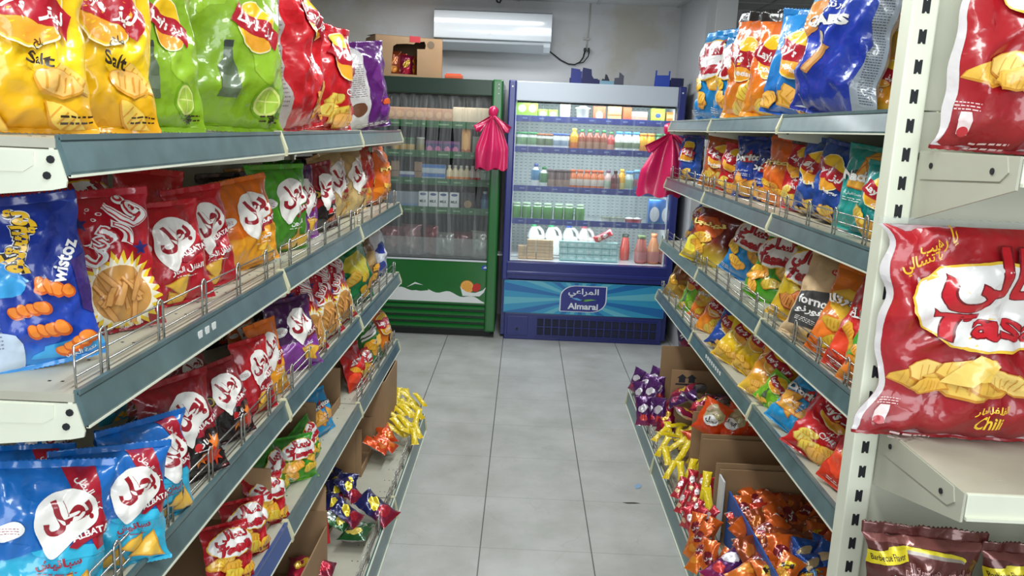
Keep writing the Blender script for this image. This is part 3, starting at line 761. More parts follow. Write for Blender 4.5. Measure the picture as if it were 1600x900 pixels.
# ------------------------------------------------------------------ room
def tile_mat():
    m = bpy.data.materials.new('floor_tiles'); m.use_nodes = True; nt = m.node_tree; b = nt.nodes['Principled BSDF']
    g = nt.nodes.new('ShaderNodeNewGeometry'); sx = nt.nodes.new('ShaderNodeSeparateXYZ'); nt.links.new(g.outputs['Position'], sx.inputs[0])
    def M(op, a, bb=None):
        n = nt.nodes.new('ShaderNodeMath'); n.operation = op
        for k, x in ((0, a), (1, bb)):
            if x is None: continue
            if isinstance(x, (int, float)): n.inputs[k].default_value = x
            else: nt.links.new(x, n.inputs[k])
        return n.outputs[0]
    def dist(o, off):
        t = M('FRACT', M('ADD', M('DIVIDE', M('ADD', o, -off + 40.0), 0.4), 0.5)); return M('MULTIPLY', M('ABSOLUTE', M('SUBTRACT', t, 0.5)), 0.4)
    dx, dy = dist(sx.outputs['X'], -0.1002), dist(sx.outputs['Y'], 2.581)
    gx = M('LESS_THAN', dx, 0.0022); gy = M('LESS_THAN', dy, 0.0020)
    n = nt.nodes.new('ShaderNodeTexNoise'); n.inputs['Scale'].default_value = 3.2; n.inputs['Detail'].default_value = 7; n.inputs['Roughness'].default_value = .62
    nt.links.new(g.outputs['Position'], n.inputs['Vector'])
    cr = nt.nodes.new('ShaderNodeValToRGB'); cr.color_ramp.elements[0].position = .34; cr.color_ramp.elements[1].position = .66
    cr.color_ramp.elements[0].color = (*lin((160, 160, 155)), 1); cr.color_ramp.elements[1].color = (*lin((182, 182, 179)), 1)
    nt.links.new(n.outputs['Fac'], cr.inputs[0])
    # fine marble veins
    n2 = nt.nodes.new('ShaderNodeTexNoise'); n2.inputs['Scale'].default_value = 2.3; n2.inputs['Detail'].default_value = 4; n2.inputs['Distortion'].default_value = 1.4
    nt.links.new(g.outputs['Position'], n2.inputs['Vector'])
    vein = M('LESS_THAN', M('ABSOLUTE', M('SUBTRACT', n2.outputs['Fac'], 0.5)), 0.003)
    def mixc(f, a, c):
        mx = nt.nodes.new('ShaderNodeMixRGB'); nt.links.new(f, mx.inputs[0]); nt.links.new(a, mx.inputs[1]); mx.inputs[2].default_value = (*lin(c), 1); return mx.outputs[0]
    c1 = mixc(M('MULTIPLY', vein, .18), cr.outputs[0], (140, 138, 130))
    c2 = mixc(M('MULTIPLY', gy, .45), c1, (120, 118, 112)); c3 = mixc(M('MULTIPLY', gx, .9), c2, (64, 62, 58))
    nt.links.new(c3, b.inputs['Base Color']); b.inputs['Roughness'].default_value = .27; b.inputs['Specular IOR Level'].default_value = .45
    n3 = nt.nodes.new('ShaderNodeTexNoise'); n3.inputs['Scale'].default_value = 7; nt.links.new(g.outputs['Position'], n3.inputs['Vector'])
    mr = nt.nodes.new('ShaderNodeMapRange'); mr.inputs[3].default_value = .24; mr.inputs[4].default_value = .48; nt.links.new(n3.outputs['Fac'], mr.inputs[0]); nt.links.new(mr.outputs[0], b.inputs['Roughness'])
    return m
def wall_mat():
    m = bpy.data.materials.new('stained_wall_paint'); m.use_nodes = True; nt = m.node_tree; b = nt.nodes['Principled BSDF']
    g = nt.nodes.new('ShaderNodeNewGeometry'); n = nt.nodes.new('ShaderNodeTexNoise'); n.inputs['Scale'].default_value = 1.7; n.inputs['Detail'].default_value = 5; n.inputs['Roughness'].default_value = .6
    nt.links.new(g.outputs['Position'], n.inputs['Vector'])
    cr = nt.nodes.new('ShaderNodeValToRGB'); e = cr.color_ramp.elements
    e[0].position = .36; e[0].color = (*lin((188, 184, 172)), 1); e[1].position = .50; e[1].color = (*lin((200, 200, 201)), 1)
    nt.links.new(n.outputs['Fac'], cr.inputs[0]); nt.links.new(cr.outputs[0], b.inputs['Base Color']); b.inputs['Roughness'].default_value = .75
    return m
M_FLOOR, M_WALL = tile_mat(), wall_mat()
M_CEIL = mat('ceiling_tiles', (206, 208, 208), .8)
YB, XL, XR = 6.22, -2.6, 3.2
struct(MB().box((XL - .1, -2.0, -.1), (XR + .1, YB + .1, 0), M_FLOOR), 'floor')
struct(MB().box((XL - .1, YB, 0), (XR + .1, YB + .1, CEIL + .1), M_WALL), 'wall_back')
struct(MB().box((XL - .1, -2.0, 0), (XL, YB, CEIL + .1), M_WALL), 'wall_left')
struct(MB().box((XR, -2.0, 0), (XR + .1, YB, CEIL + .1), M_WALL), 'wall_right')
ceil = MB().box((XL, -2.0, CEIL), (XR, YB, CEIL + .08), M_CEIL)
for k in range(11):
    x = XL + .1 + k * .6
    if x < XR: ceil.box((x - .012, -2.0, CEIL - .006), (x + .012, YB, CEIL), mat('ceiling_grid', (190, 192, 192), .5))
for k in range(14): ceil.box((XL, -1.9 + k * .6 - .012, CEIL - .005), (XR, -1.9 + k * .6 + .012, CEIL), mat('ceiling_grid'))
struct(ceil, 'ceiling')
# boxed-in corner column beside the blue cooler, with a raised cover strip on its face
struct(MB().box((1.125, 5.30, 0), (1.30, YB, CEIL), mat('column_paint', (196, 198, 200), .7)), 'trim_1')
struct(MB().bbox((1.18, 5.285, 0), (1.315, 5.30, CEIL), mat('column_cover', (216, 218, 220), .6), .003), 'trim_2')

# ------------------------------------------------------------------ shelving
M_CREAM = mat('cream_enamel', (226, 229, 211), .38, noise_amt=.06, noise_scale=9)
M_DECK = mat('shelf_deck_enamel', (186, 184, 168), .42, noise_amt=.10, noise_scale=12)
M_LIP = mat('grey_green_price_strip', (86, 110, 114), .30, coat=.3, noise_amt=.28, noise_scale=16)
M_TEAL = mat('teal_price_strip', (44, 96, 100), .28, coat=.4, noise_amt=.12, noise_scale=10)
M_BLUE_LIP = mat('blue_price_strip', (40, 74, 140), .3, coat=.3, noise_amt=.12)
M_CHROME = mat('chrome_wire', (190, 190, 186), .22, metal=.9)
M_CLIP = mat('ivory_plastic_clip', (214, 210, 176), .45)
M_DARK = mat('dark_slot', (22, 24, 30), .7)
M_STICK = mat('white_sticker', (220, 222, 220), .6)

LZ = [1.445, 1.115, .785, .455]; RZ = [1.545, 1.255, .930, .655]
LY = [.97, 1.865, 2.76, 3.655]; RY = [1.47, 2.37, 3.27, 4.17]
LF, LB, LBASE = -.575, -1.06, -.44
RF, RB, RBASE = .75, 1.235, .63
ORD = ['top', 'second from top', 'third from top', 'fourth from top']
BAY = ['nearest bay', 'middle bay', 'farthest bay']

def guard(parent, s, xf, y0, y1, z, h=.058):
    """chrome wire fence along a shelf's front edge; s points from the aisle into the rack"""
    g = MB(); x = xf + s * .012
    for q in (.016, .036, h): g.tube([(x, y0 + .02, z + q), (x, y1 - .02, z + q)], .0017, M_CHROME, 5)
    for y in (y0 + .02, y1 - .02): g.tube([(x, y, z - .004), (x, y, z + h)], .0017, M_CHROME, 5)
    go = g.build('wire_guard', parent)
    n = max(2, round((y1 - y0) / .18))
    for k in range(n):
        y = y0 + (k + .5) * (y1 - y0) / n; w = .009
        p = MB().tube([(x - s * .003, y - w, z - .004), (x - s * .003, y - w, z + h), (x - s * .003, y - w * .7, z + h + .007), (x - s * .003, y, z + h + .010), (x - s * .003, y + w * .7, z + h + .007), (x - s * .003, y + w, z + h), (x - s * .003, y + w, z - .004)], .0022, M_CHROME, 6)
        p.build('wire_post', go)
def shelf(s, xf, xb, y0, y1, z, label, lip=None, has_guard=False, base=False, stickers=0, group=None):
    root = empty('shelf'); tag(root, label, 'shelf', group)
    root.location = (0, 0, 0)
    d = MB(); lip = lip or M_LIP
    e = .004
    d.box((xf + s * .004, y0 + e, z - .012), (xb, y1 - e, z), M_DECK)
    d.box((xf + s * .006, y0 + e, z - .034), (xf + s * .012, y1 - e, z - .012), M_CREAM)
    d.box((xb, y0 + e, z - .034), (xb - s * -.008, y1 - e, z - .012), M_CREAM)
    for k in (.3, .62):
        x = xf + (xb - xf) * k; d.box((x - .012, y0 + e, z - .030), (x + .012, y1 - e, z - .012), M_CREAM)
    r = random.Random(int(z * 1000 + y0 * 77))
    for k in range(9):                                   # punched holes near the front
        y = y0 + .05 + k * (y1 - y0 - .1) / 8; x = xf + s * .045
        for q in (0, .018): d.box((x + s * q - .002, y - .002, z - .001), (x + s * q + .002, y + .002, z + .0004), M_DARK)
    d.build('deck', root)
    L = MB(); hz = .082 if base else .047
    pr = [(xf, z + .004), (xf + s * .005, z + .004), (xf + s * .004, z - hz), (xf - s * .010, z - hz)]
    if not base: pr = [(xf, z + .004), (xf + s * .005, z + .004), (xf + s * .005, z - hz + .004), (xf - s * .012, z - hz), (xf - s * .013, z - hz + .006)]
    if s > 0: pr = pr[::-1]
    L.prism(pr, 'y', y0 + .006, y1 - .006, lip)
    lp = L.build('price_strip', root)
    # clear channel rims of the strip
    rim = MB()
    rim.box((xf - s * .0002, y0 + .006, z - .002), (xf - s * .0042, y1 - .006, z + .005), M_CREAM if base else lip)
    rim.box((xf - s * .009, y0 + .006, z - hz - .001), (xf - s * .0140, y1 - .006, z - hz + .0022), M_CREAM)
    rim.build('strip_rim', lp)
    for k in range(stickers):
        y = y0 + (y1 - y0) * (.42 + .035 * k); st = MB()
        t = .5; xx = xf - s * (.0005 + .012 * t)
        st.box((xx, y, z - hz * .62), (xx - s * .0022, y + .016, z - hz * .28), M_STICK); st.build('sticker', lp)
    for yy in (y0, y1):
        if yy == y0 and s < 0 and y0 < 1.2 and not base: continue      # the near end shows its bracket plate instead
        c = MB(); a, b = (yy + .001, yy + .007) if yy == y0 else (yy - .007, yy - .001)
        c.prism([(xf - s * .002, z + .007), (xf + s * .012, z + .007), (xf + s * .012, z - hz - .004), (xf - s * .016, z - hz - .004), (xf - s * .017, z - hz + .012)][::(1 if s < 0 else -1)], 'y', a, b, M_CLIP); c.build('end_clip', root)
    if not base:
        for yy in (y0 + .0035, y1 - .0065):
            b = MB(); pr = [(xf + s * .002, z - .014), (xf - s * .008, z - .052), (xf - s * .006, z - .060), (xf + s * .012, z - .064), (xb + s * .004, z - .115), (xb, z - .10), (xb, z - .012)]
            b.prism(pr[::(1 if s > 0 else -1)], 'y', yy, yy + .003, M_CREAM)
            # folded doubler plate with two bolts
            pl = [(xf + s * .030, z - .016), (xf + s * .032, z - .034), (xf + s * .045, z - .042), (xb + s * .02, z - .052), (xb + s * .02, z - .016)]
            ys = yy - .0016 if yy < (y0 + y1) / 2 else yy + .003
            b.prism(pl[::(1 if s > 0 else -1)], 'y', ys, ys + .0016, M_CREAM)
            bo = b.build('bracket', root)
            bb = MB()
            for x, q in ((xf + s * .20, -.030), (xf + s * .016, -.046), (xf + s * .010, -.026)):
                bb.prism([(x + .005 * math.cos(t * PI / 4), z + q + .005 * math.sin(t * PI / 4)) for t in range(8)], 'y', yy - .0022, yy + .004, M_DARK if q != -.030 else M_CREAM)
            bb.build('bolt', bo)
    if has_guard: guard(root, s, xf, y0 + .005, y1 - .005, z)
    return root
for k in range(3):
    for i in range(4):
        lip = M_LIP
        if i == 3 and k == 0: lip = M_BLUE_LIP
        shelf(-1, LF, LB, LY[k], LY[k + 1], LZ[i], f'metal shelf with grey-green price strip, {ORD[i]}, {BAY[k]} of the left rack' if lip is M_LIP else f'metal shelf with blue price strip, {ORD[i]}, {BAY[k]} of the left rack',
              lip, i in (1, 2) or (i == 3 and k == 2), False, 3 if (i == 1 and k == 0) else 0, 'shelves of the left rack')
        shelf(1, RF, RB, RY[k], RY[k + 1], RZ[i], f'metal shelf with grey-green price strip, {ORD[i]}, {BAY[k]} of the right rack',
              M_LIP, i in (1, 2) or (i == 3 and k == 2), False, 8 if (i == 3 and k == 1) else 0, 'shelves of the right rack')
    shelf(-1, LBASE, LB, LY[k], LY[k + 1], .085, f'low floor-level shelf with teal kick strip, {BAY[k]} of the left rack', M_TEAL, k > 0, True, 0, 'floor-level shelves')
    shelf(1, RBASE, RB, RY[k], RY[k + 1], .085, f'low floor-level shelf with teal kick strip, {BAY[k]} of the right rack', M_TEAL, True, True, 0, 'floor-level shelves')
def slots(mb, x0, x1, yf, z0, z1, dirn):
    z = z0; xc = (x0 + x1) / 2
    while z < z1:
        # notched slot: an upright bar of dark with two small cut corners
        pr = [(xc - .0065, z), (xc - .0065, z + .024), (xc - .0025, z + .024), (xc, z + .020), (xc + .0025, z + .024), (xc + .0065, z + .024), (xc + .0065, z), (xc + .0025, z), (xc, z + .004), (xc - .0025, z)]
        mb.prism(pr, 'y', yf - .0006, yf + .002, M_DARK); z += .05
def rack(s, ys, xb, xf_base, ztop, label):
    root = empty('rack_frame'); tag(root, label, 'shelving rack')
    for y in ys: 
        u = MB(); u.bbox((xb - .015 if s > 0 else xb - .045, y - .02, .0), (xb + .045 if s > 0 else xb + .015, y + .02, ztop), M_CREAM, .003)
        u.build('upright', root)
    p = MB()
    for k in range(len(ys) - 1):
        for q in range(6):
            z0 = .09 + q * (ztop - .12) / 6; p.bbox((xb + s * .004, ys[k] + .021, z0), (xb + s * .016, ys[k + 1] - .021, z0 + (ztop - .12) / 6 - .002), M_CREAM, .002)
    p.build('back_panel', root)
rack(-1, LY, LB - .012, LBASE, 1.74, 'cream metal frame of the shelving rack on the left of the aisle')
rack(1, RY, RB + .012, RBASE, 1.83, 'cream metal frame of the shelving rack on the right of the aisle')

# end unit of the right rack, facing the viewer
EY = 1.45
root = empty('end_rack_frame'); tag(root, 'cream slotted end frame closing off the right rack, facing the viewer', 'shelving rack')
u = MB(); u.bbox((.648, EY - .030, 0), (.694, EY + .012, 2.05), M_CREAM, .003); slots(u, .652, .692, EY - .030, .20, 2.02, -1); u.build('upright', root)
u = MB(); u.bbox((1.62, EY - .030, 0), (1.664, EY + .012, 2.05), M_CREAM, .003); slots(u, 1.622, 1.662, EY - .030, .20, 2.02, -1); u.build('upright', root)
p = MB()
for q in range(4): p.bbox((.694, EY - .006, .10 + q * .48), (1.62, EY + .006, .10 + q * .48 + .478), M_CREAM, .002)
p.build('back_panel', root)
EZ = [1.466, .955, .56]
M_GREYC = mat('grey_cream_enamel', (186, 186, 170), .4, noise_amt=.05)
for z, nm in zip(EZ, ('top', 'middle', 'bottom')):
    root = empty('end_shelf'); tag(root, f'cream shelf of the end frame facing the viewer, {nm} of three', 'shelf', 'shelves of the end frame')
    d = MB(); d.box((.702, EY - .31, z - .012), (1.612, EY - .008, z), M_DECK)
    for k in range(12):
        for q in range(2): d.box((.78 + k * .07, EY - .27 + q * .015, z - .001), (.792 + k * .07, EY - .267 + q * .015, z + .0004), M_GREYC)
    d.build('deck', root)
    L = MB(); L.bbox((.702, EY - .318, z - .036), (1.612, EY - .310, z + .003), M_CREAM, .002); L.box((.702, EY - .324, z - .039), (1.612, EY - .312, z - .034), M_CREAM); L.build('front_lip', root)
    for x in (.696, 1.613):
        b = MB(); b.prism([(EY - .318, z + .004), (EY - .318, z - .044), (EY - .030, z - .118), (EY - .030, z + .004)], 'x', x, x + .004, M_GREYC)
        b.prism([(EY - .290, z + .002), (EY - .298, z - .02), (EY - .280, z - .034), (EY - .045, z - .045), (EY - .045, z + .002)], 'x', x - .002, x, M_GREYC)
        bo = b.build('bracket', root); bb = MB()
        for yy in (EY - .08, EY - .26): bb.prism([(yy + .005 * math.cos(t * PI / 4), z - .02 + .005 * math.sin(t * PI / 4)) for t in range(8)], 'x', x - .004, x, M_DARK)
        bb.build('bolt', bo)

# ------------------------------------------------------------------ crisp bags on the shelves
def fit(box, X, zs, nd, lean):
    """size and foot point of a bag from where it shows, the depth plane it stands in and the shelf under it"""
    x0, y0, x1, y1 = box; cx = (x0 + x1) / 2
    P = at_x(cx, (y0 + y1) / 2, X)
    t = at_x(cx, y0, X); al = math.atan2(CAM.z - (zs + t.z) / 2, (Vector((P.x, P.y, 0)) - Vector((0, 0, 0))).length)
    H = (t.z - zs) * math.cos(al) / max(.5, math.cos(math.radians(lean) - al))
    n = Vector((math.cos(math.radians(nd)), math.sin(math.radians(nd)), 0)); e = Vector((-n.y, n.x, 0))
    zc = (P - CAM).dot(CF); k = abs(e.dot(CR)) + .13 * abs(n.dot(CR))
    Wd = (x1 - x0) * zc / FPX / k
    return Wd, H, Vector((X, P.y, zs))
def put(side, lev, box, art, dx, nd, roll, lean, label, res=1, group=None, H=None, Wd=None, **kw):
    zs = (LZ if side < 0 else RZ)[lev] if isinstance(lev, int) else lev
    xf = LF if side < 0 else RF
    X = xf + side * dx
    w, h, P = fit(box, X, zs + .002, nd, lean)
    if lev in (2, 3) and dx < .15:
        # low shelves: the foot is seen on the deck itself; find the height that reaches the bag's top
        x0, y0, x1, y1 = box; cx = (x0 + x1) / 2; F = at_z(cx, y1, zs + .002); a = abs(F.x) - abs(xf)
        if not (.035 < a < .30): X = xf + side * max(.035, min(.30, a)); F = at_x(cx, y1, X); F.z = zs + .002
        lr, n = math.radians(lean), Vector((math.cos(math.radians(nd)), math.sin(math.radians(nd)), 0))
        lo, hi = .05, .45
        for _ in range(24):
            m = (lo + hi) / 2; T = F + Vector((0, 0, m * math.cos(lr))) - n * m * math.sin(lr)
            if proj(T)[1] > y0: lo = m
            else: hi = m
        h = lo; P = F; e = Vector((-n.y, n.x, 0)); zc = (P - CAM).dot(CF); w = (x1 - x0) * zc / FPX / (abs(e.dot(CR)) + .13 * abs(n.dot(CR)))
    if H: h = H
    if Wd: w = Wd
    if lev > 0:                                     # stay under the shelf above
        top = (LZ if side < 0 else RZ)[lev - 1] - .046
        h = min(h, (top - zs - .18 * min(w * .36, .13)) / math.cos(math.radians(lean)))
    w = max(.07, min(w, .36)); h = max(.08, min(h, .50)); w = min(w, h * 1.02)
    y0, y1 = (LY[0], LY[3]) if side < 0 else (RY[0], RY[3])
    P.y = max(y0 + (.0 if side < 0 else .04), min(P.y, y1 - w * .45 - .02))
    nx, nv = ((26, 34), (18, 24), (12, 16))[res]
    o = make_bag(ART[art], w, h, label, nx=nx, nv=nv, group=group, T=min(w * .33, .12), **kw)
    set_bag(o, P, nd, roll, lean)
    SHELVED.setdefault((side, lev), []).append(o.name)
    return o
SHELVED = {}
# left rack -----------------------------------------------------------
G1 = 'big bags along the top left shelf'
put(-1, 0, (-75, -110, 108, 236), 'salt', .10, -38, 0, 4, 'yellow salted crisp bag at the near end of the top left shelf', 0, G1)
put(-1, 0, (70, -110, 222, 230), 'salt', .09, -42, 2, 6, 'yellow salted crisp bag leaning beside the first pale-green bag', 0, G1)
put(-1, 0, (184, -90, 300, 212), 'lime', .09, -36, 0, 5, 'lime-green crisp bag with printed bottle, next to the yellow bags', 0, G1)
put(-1, 0, (284, -85, 428, 209), 'lime', .08, -28, 2, 5, 'lime-green crisp bag with printed bottle, next to the red bags', 0, G1)
put(-1, 0, (350, -70, 440, 200), 'lime', .24, -20, 0, 0, 'lime-green crisp bag standing behind the other two green ones', 1, G1)
put(-1, 0, (402, -45, 528, 206), 'ketchup', .10, -8, -5, 3, 'tall red ketchup crisp bag on the top left shelf', 0, G1)
put(-1, 0, (486, 38, 545, 200), 'redlays', .12, -12, 0, 2, 'smaller red crisp bag wedged between tall red bag and purple bag', 1, G1)
put(-1, 0, (528, 66, 618, 198), 'purplewhite', .10, -24, -8, 2, 'purple crisp bag with white back at far end of top left shelf', 1, G1)
G2 = 'bags along the second left shelf'
put(-1, 1, (-14, 300, 142, 634), 'twist', .10, -50, -6, 6, 'tall blue bag of orange twists at near end of second left shelf', 0, G2)
put(-1, 1, (-40, 540, 26, 622), 'ball', .16, -60, 0, 0, 'small yellow bag peeping out behind the blue twists bag', 1, G2, H=.13, Wd=.12)
put(-1, 1, (38, 296, 124, 500), 'sun', .22, -48, -4, 4, 'red sunburst-print bag half hidden behind the blue twists bag', 0, G2)
put(-1, 1, (108, 292, 240, 548), 'sun', .10, -44, -3, 8, 'red sunburst-print bag standing right of the blue twists bag', 0, G2)
put(-1, 1, (222, 312, 322, 492), 'batal_red', .09, -38, -4, 10, 'red leaf-emblem bag just right of the near sunburst bag', 0, G2)
put(-1, 1, (292, 288, 364, 470), 'batal_red', .09, -34, -5, 8, 'red leaf-emblem bag between its red twin and a blue bag', 0, G2)
put(-1, 1, (348, 286, 384, 440), 'batal_cyan', .11, -26, -6, 6, 'narrow blue leaf-emblem bag between red and orange bags', 1, G2)
put(-1, 1, (352, 276, 426, 455), 'batal_orange', .09, -22, -6, 6, 'orange leaf-emblem bag on the second left shelf', 0, G2)
put(-1, 1, (404, 256, 474, 402), 'batal_green', .09, -24, 0, 4, 'green leaf-emblem bag on the second left shelf', 0, G2)
put(-1, 1, (456, 260, 494, 376), 'batal_purple', .09, -20, -4, 4, 'purple leaf-emblem bag right of the green bag, second left shelf', 1, G2)
put(-1, 1, (480, 254, 524, 368), 'batal_fire', .09, -18, -5, 4, 'dark red flame-print bag upright between purple and beige bags', 1, G2)
put(-1, 1, (494, 234, 548, 352), 'batal_beige', .12, -12, -10, 4, 'beige leaf-emblem bag leaning behind its twin, second left shelf', 1, G2)
put(-1, 1, (516, 228, 584, 342), 'batal_beige', .08, -14, -6, 4, 'beige leaf-emblem bag in front of its twin, second left shelf', 1, G2)
put(-1, 1, (548, 222, 584, 312), 'redorange', .12, -6, -4, 2, 'red and orange bag behind the front beige bag', 1, G2)
put(-1, 1, (574, 244, 606, 318), 'ball', .08, -10, 0, 2, 'orange bag with bold white lettering, second left shelf, far end', 1, G2)
put(-1, 1, (594, 228, 614, 312), 'fritos', .08, 0, 0, 0, 'last slim orange bag at far end of second left shelf', 2, G2)
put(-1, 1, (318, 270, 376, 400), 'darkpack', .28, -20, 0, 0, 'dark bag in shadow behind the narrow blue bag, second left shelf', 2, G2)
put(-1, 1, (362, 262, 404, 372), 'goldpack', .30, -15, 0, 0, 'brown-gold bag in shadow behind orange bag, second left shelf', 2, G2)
put(-1, 1, (180, 262, 262, 420), 'redpack', .27, -35, 6, 0, 'dark red bag in shadow behind the two leaf-emblem reds', 2, G2)
put(-1, 1, (90, 256, 190, 420), 'tasali_red', .34, -40, -10, 0, 'red oval-emblem bag at the back, above the sunburst bags', 2, G2)
G3 = 'bags along the third left shelf'
put(-1, 2, (-40, 722, 148, 960), 'batal_blue', .10, -56, 10, 18, 'blue leaf-emblem bag, leftmost of the front pair, third left shelf', 0, G3)
put(-1, 2, (104, 700, 252, 930), 'batal_blue', .08, -46, 8, 18, 'blue leaf-emblem bag, right one of the front pair, third left shelf', 0, G3)
put(-1, 2, (-60, 690, 84, 860), 'batal_blue', .22, -56, 8, 18, 'blue leaf-emblem bag behind the leftmost front blue bag', 0, G3)
put(-1, 2, (128, 676, 226, 830), 'batal_blue', .21, -44, 12, 16, 'blue leaf-emblem bag tilted behind the front pair, white emblem showing', 0, G3)
put(-1, 2, (188, 664, 284, 830), 'batal_blue', .12, -20, 6, 10, 'blue leaf-emblem bag with red stripe, next to the flame-print bags', 0, G3)
put(-1, 2, (20, 650, 120, 780), 'batal_blue', .34, -50, 4, 14, 'blue leaf-emblem bag in shadow under the bracket, rear row', 1, G3)
put(-1, 2, (140, 640, 230, 760), 'batal_blue', .33, -40, -8, 14, 'blue leaf-emblem bag farthest back, its plain top showing', 1, G3)
put(-1, 2, (262, 588, 350, 780), 'batal_fire', .09, -34, -4, 16, 'dark red flame-print bag, nearest of its row, third left shelf', 0, G3)
put(-1, 2, (334, 566, 396, 705), 'batal_fire', .09, -30, -6, 18, 'dark red flame-print bag beside the plain red leaf-emblem bag', 0, G3)
put(-1, 2, (186, 600, 276, 720), 'batal_fire', .23, -40, 10, 20, 'dark red flame-print bag lying back behind the nearest one', 1, G3)
put(-1, 2, (272, 546, 350, 660), 'batal_fire', .22, -34, -12, 22, 'dark red flame-print bag behind, its top tipped sideways', 1, G3)
put(-1, 2, (384, 530, 428, 650), 'batal_red', .08, -26, 0, 12, 'red leaf-emblem bag beside the orange one, third left shelf', 1, G3)
put(-1, 2, (414, 500, 450, 624), 'batal_orange', .08, -24, -4, 12, 'orange leaf-emblem bag beside the purple one, third left shelf', 1, G3)
put(-1, 2, (438, 466, 500, 606), 'batal_purple', .09, -30, 0, 16, 'purple leaf-emblem bag bulging out on the third left shelf', 0, G3)
put(-1, 2, (352, 498, 408, 610), 'batal_orange', .24, -26, 4, 14, 'orange leaf-emblem bag in the shadow of the rear row', 1, G3)
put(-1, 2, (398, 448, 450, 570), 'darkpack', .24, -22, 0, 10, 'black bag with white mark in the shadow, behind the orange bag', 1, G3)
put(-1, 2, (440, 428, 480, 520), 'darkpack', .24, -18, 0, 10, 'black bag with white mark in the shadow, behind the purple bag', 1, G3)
put(-1, 2, (464, 420, 512, 560), 'sun', .09, -26, -9, 12, 'red sunburst-print bag, nearest of the tilted three, third left shelf', 1, G3)
put(-1, 2, (490, 408, 536, 530), 'sun', .09, -24, -10, 12, 'red sunburst-print bag, middle of the tilted three, third left shelf', 1, G3)
put(-1, 2, (514, 396, 556, 508), 'sun', .09, -22, -11, 12, 'red sunburst-print bag, farthest of the tilted three, third left shelf', 1, G3)
put(-1, 2, (532, 372, 586, 476), 'greenfoil', .09, -20, -6, 12, 'shiny green foil bag on the third left shelf', 1, G3)
put(-1, 2, (562, 372, 590, 452), 'brownpack', .11, -10, -4, 10, 'slim brown and cream bag right of the shiny green bag', 2, G3)
put(-1, 2, (582, 356, 604, 432), 'bluewhite', .09, -10, -6, 8, 'last slim blue and white bag of the third left shelf', 2, G3)
G4 = 'bags along the fourth left shelf'
put(-1, 3, (332, 822, 396, 930), 'tasali_red', .06, -36, 10, 28, 'red oval-emblem bag, nearest of three in the cardboard tray', 0, G4)
put(-1, 3, (362, 784, 422, 890), 'tasali_red', .07, -34, 10, 28, 'red oval-emblem bag, middle of three in the cardboard tray', 0, G4)
put(-1, 3, (394, 746, 456, 862), 'tasali_red', .07, -32, 10, 30, 'red oval-emblem bag, farthest of three in the cardboard tray', 0, G4)
put(-1, 3, (420, 712, 450, 792), 'tasali_green', .09, -6, -6, 18, 'green oval-emblem bag turned sideways beside the red ones', 1, G4)
put(-1, 3, (442, 682, 496, 784), 'tasali_green', .08, -40, 6, 24, 'green oval-emblem bag facing outwards, middle of the green ones', 1, G4)
put(-1, 3, (466, 662, 504, 752), 'tasali_green', .07, -10, -12, 16, 'green oval-emblem bag leaning away, right of its green twin', 1, G4)
put(-1, 3, (430, 648, 466, 720), 'greenlays', .22, -30, 10, 24, 'green and yellow bag behind the green oval-emblem bags', 2, G4)
put(-1, 3, (454, 608, 488, 690), 'greenlays', .20, -25, 10, 24, 'green and yellow bag peeping from under the shelf edge above', 2, G4)
put(-1, 3, (486, 578, 520, 640), 'skylays', .20, -20, 6, 18, 'blue bag inside the far cardboard box, rear one', 2, G4)
put(-1, 3, (512, 566, 548, 620), 'skylays', .18, -16, -6, 18, 'blue bag inside the far cardboard box, front one', 2, G4)
put(-1, 3, (490, 612, 522, 678), 'doritos_sky', .10, -16, 0, 18, 'blue bag leaning on the near cardboard flap, fourth left shelf', 2, G4)
put(-1, 3, (548, 540, 574, 604), 'redpack', .12, -14, 0, 18, 'red bag at the far box, fourth left shelf', 2, G4)
put(-1, 3, (560, 546, 590, 606), 'tasali_red', .08, -16, 4, 20, 'red and white bag at the wire guard, fourth left shelf', 2, G4)
put(-1, 3, (560, 494, 600, 574), 'greenpack', .11, -14, -6, 18, 'dark green bag at the far end of the fourth left shelf', 1, G4)
put(-1, 3, (586, 474, 610, 558), 'orangelays', .09, -8, -8, 16, 'orange-topped bag at the far end of the fourth left shelf', 2, G4)
# right rack ----------------------------------------------------------
H1 = 'big bags along the top right shelf'
put(1, 0, (1096, 50, 1140, 184), 'tasali_blue', .10, 196, 0, 4, 'light blue oval-emblem bag, farther of the pair, top right shelf', 1, H1)
put(1, 0, (1122, 50, 1172, 186), 'tasali_blue', .09, 200, 4, 6, 'light blue oval-emblem bag, nearer of the pair, top right shelf', 1, H1)
put(1, 0, (1140, 22, 1192, 190), 'orangelays', .10, 200, 4, 4, 'orange bag with dark top, farther of the pair, top right shelf', 1, H1, seal_col=(30, 28, 28), sealf=.09)
put(1, 0, (1172, 22, 1240, 194), 'orangelays', .09, 206, 4, 6, 'orange bag with dark top, nearer of the pair, top right shelf', 1, H1, seal_col=(30, 28, 28), sealf=.09)
put(1, 0, (1204, 20, 1288, 190), 'skylays', .09, 205, 8, 4, 'sky-blue crisp bag with red ribbon emblem on the top right shelf', 1, H1)
put(1, 0, (1246, -50, 1368, 190), 'qabs', .10, 200, 8, 2, 'very tall royal-blue bag on the top right shelf', 0, H1)
put(1, 0, (1345, -30, 1440, 184), 'orangepack', .24, 200, 0, 0, 'orange bag standing behind, beside the slotted post', 1, H1)
put(1, 0, (1326, 90, 1410, 184), 'burger', .20, 212, 10, 10, 'yellow bag with red foot slumped beside the slotted post', 1, H1)
H2 = 'bags along the second right shelf'
put(1, 1, (1062, 196, 1098, 272), 'bluelays', .09, 196, 0, 2, 'royal-blue bag at far end of the second right shelf', 1, H2)
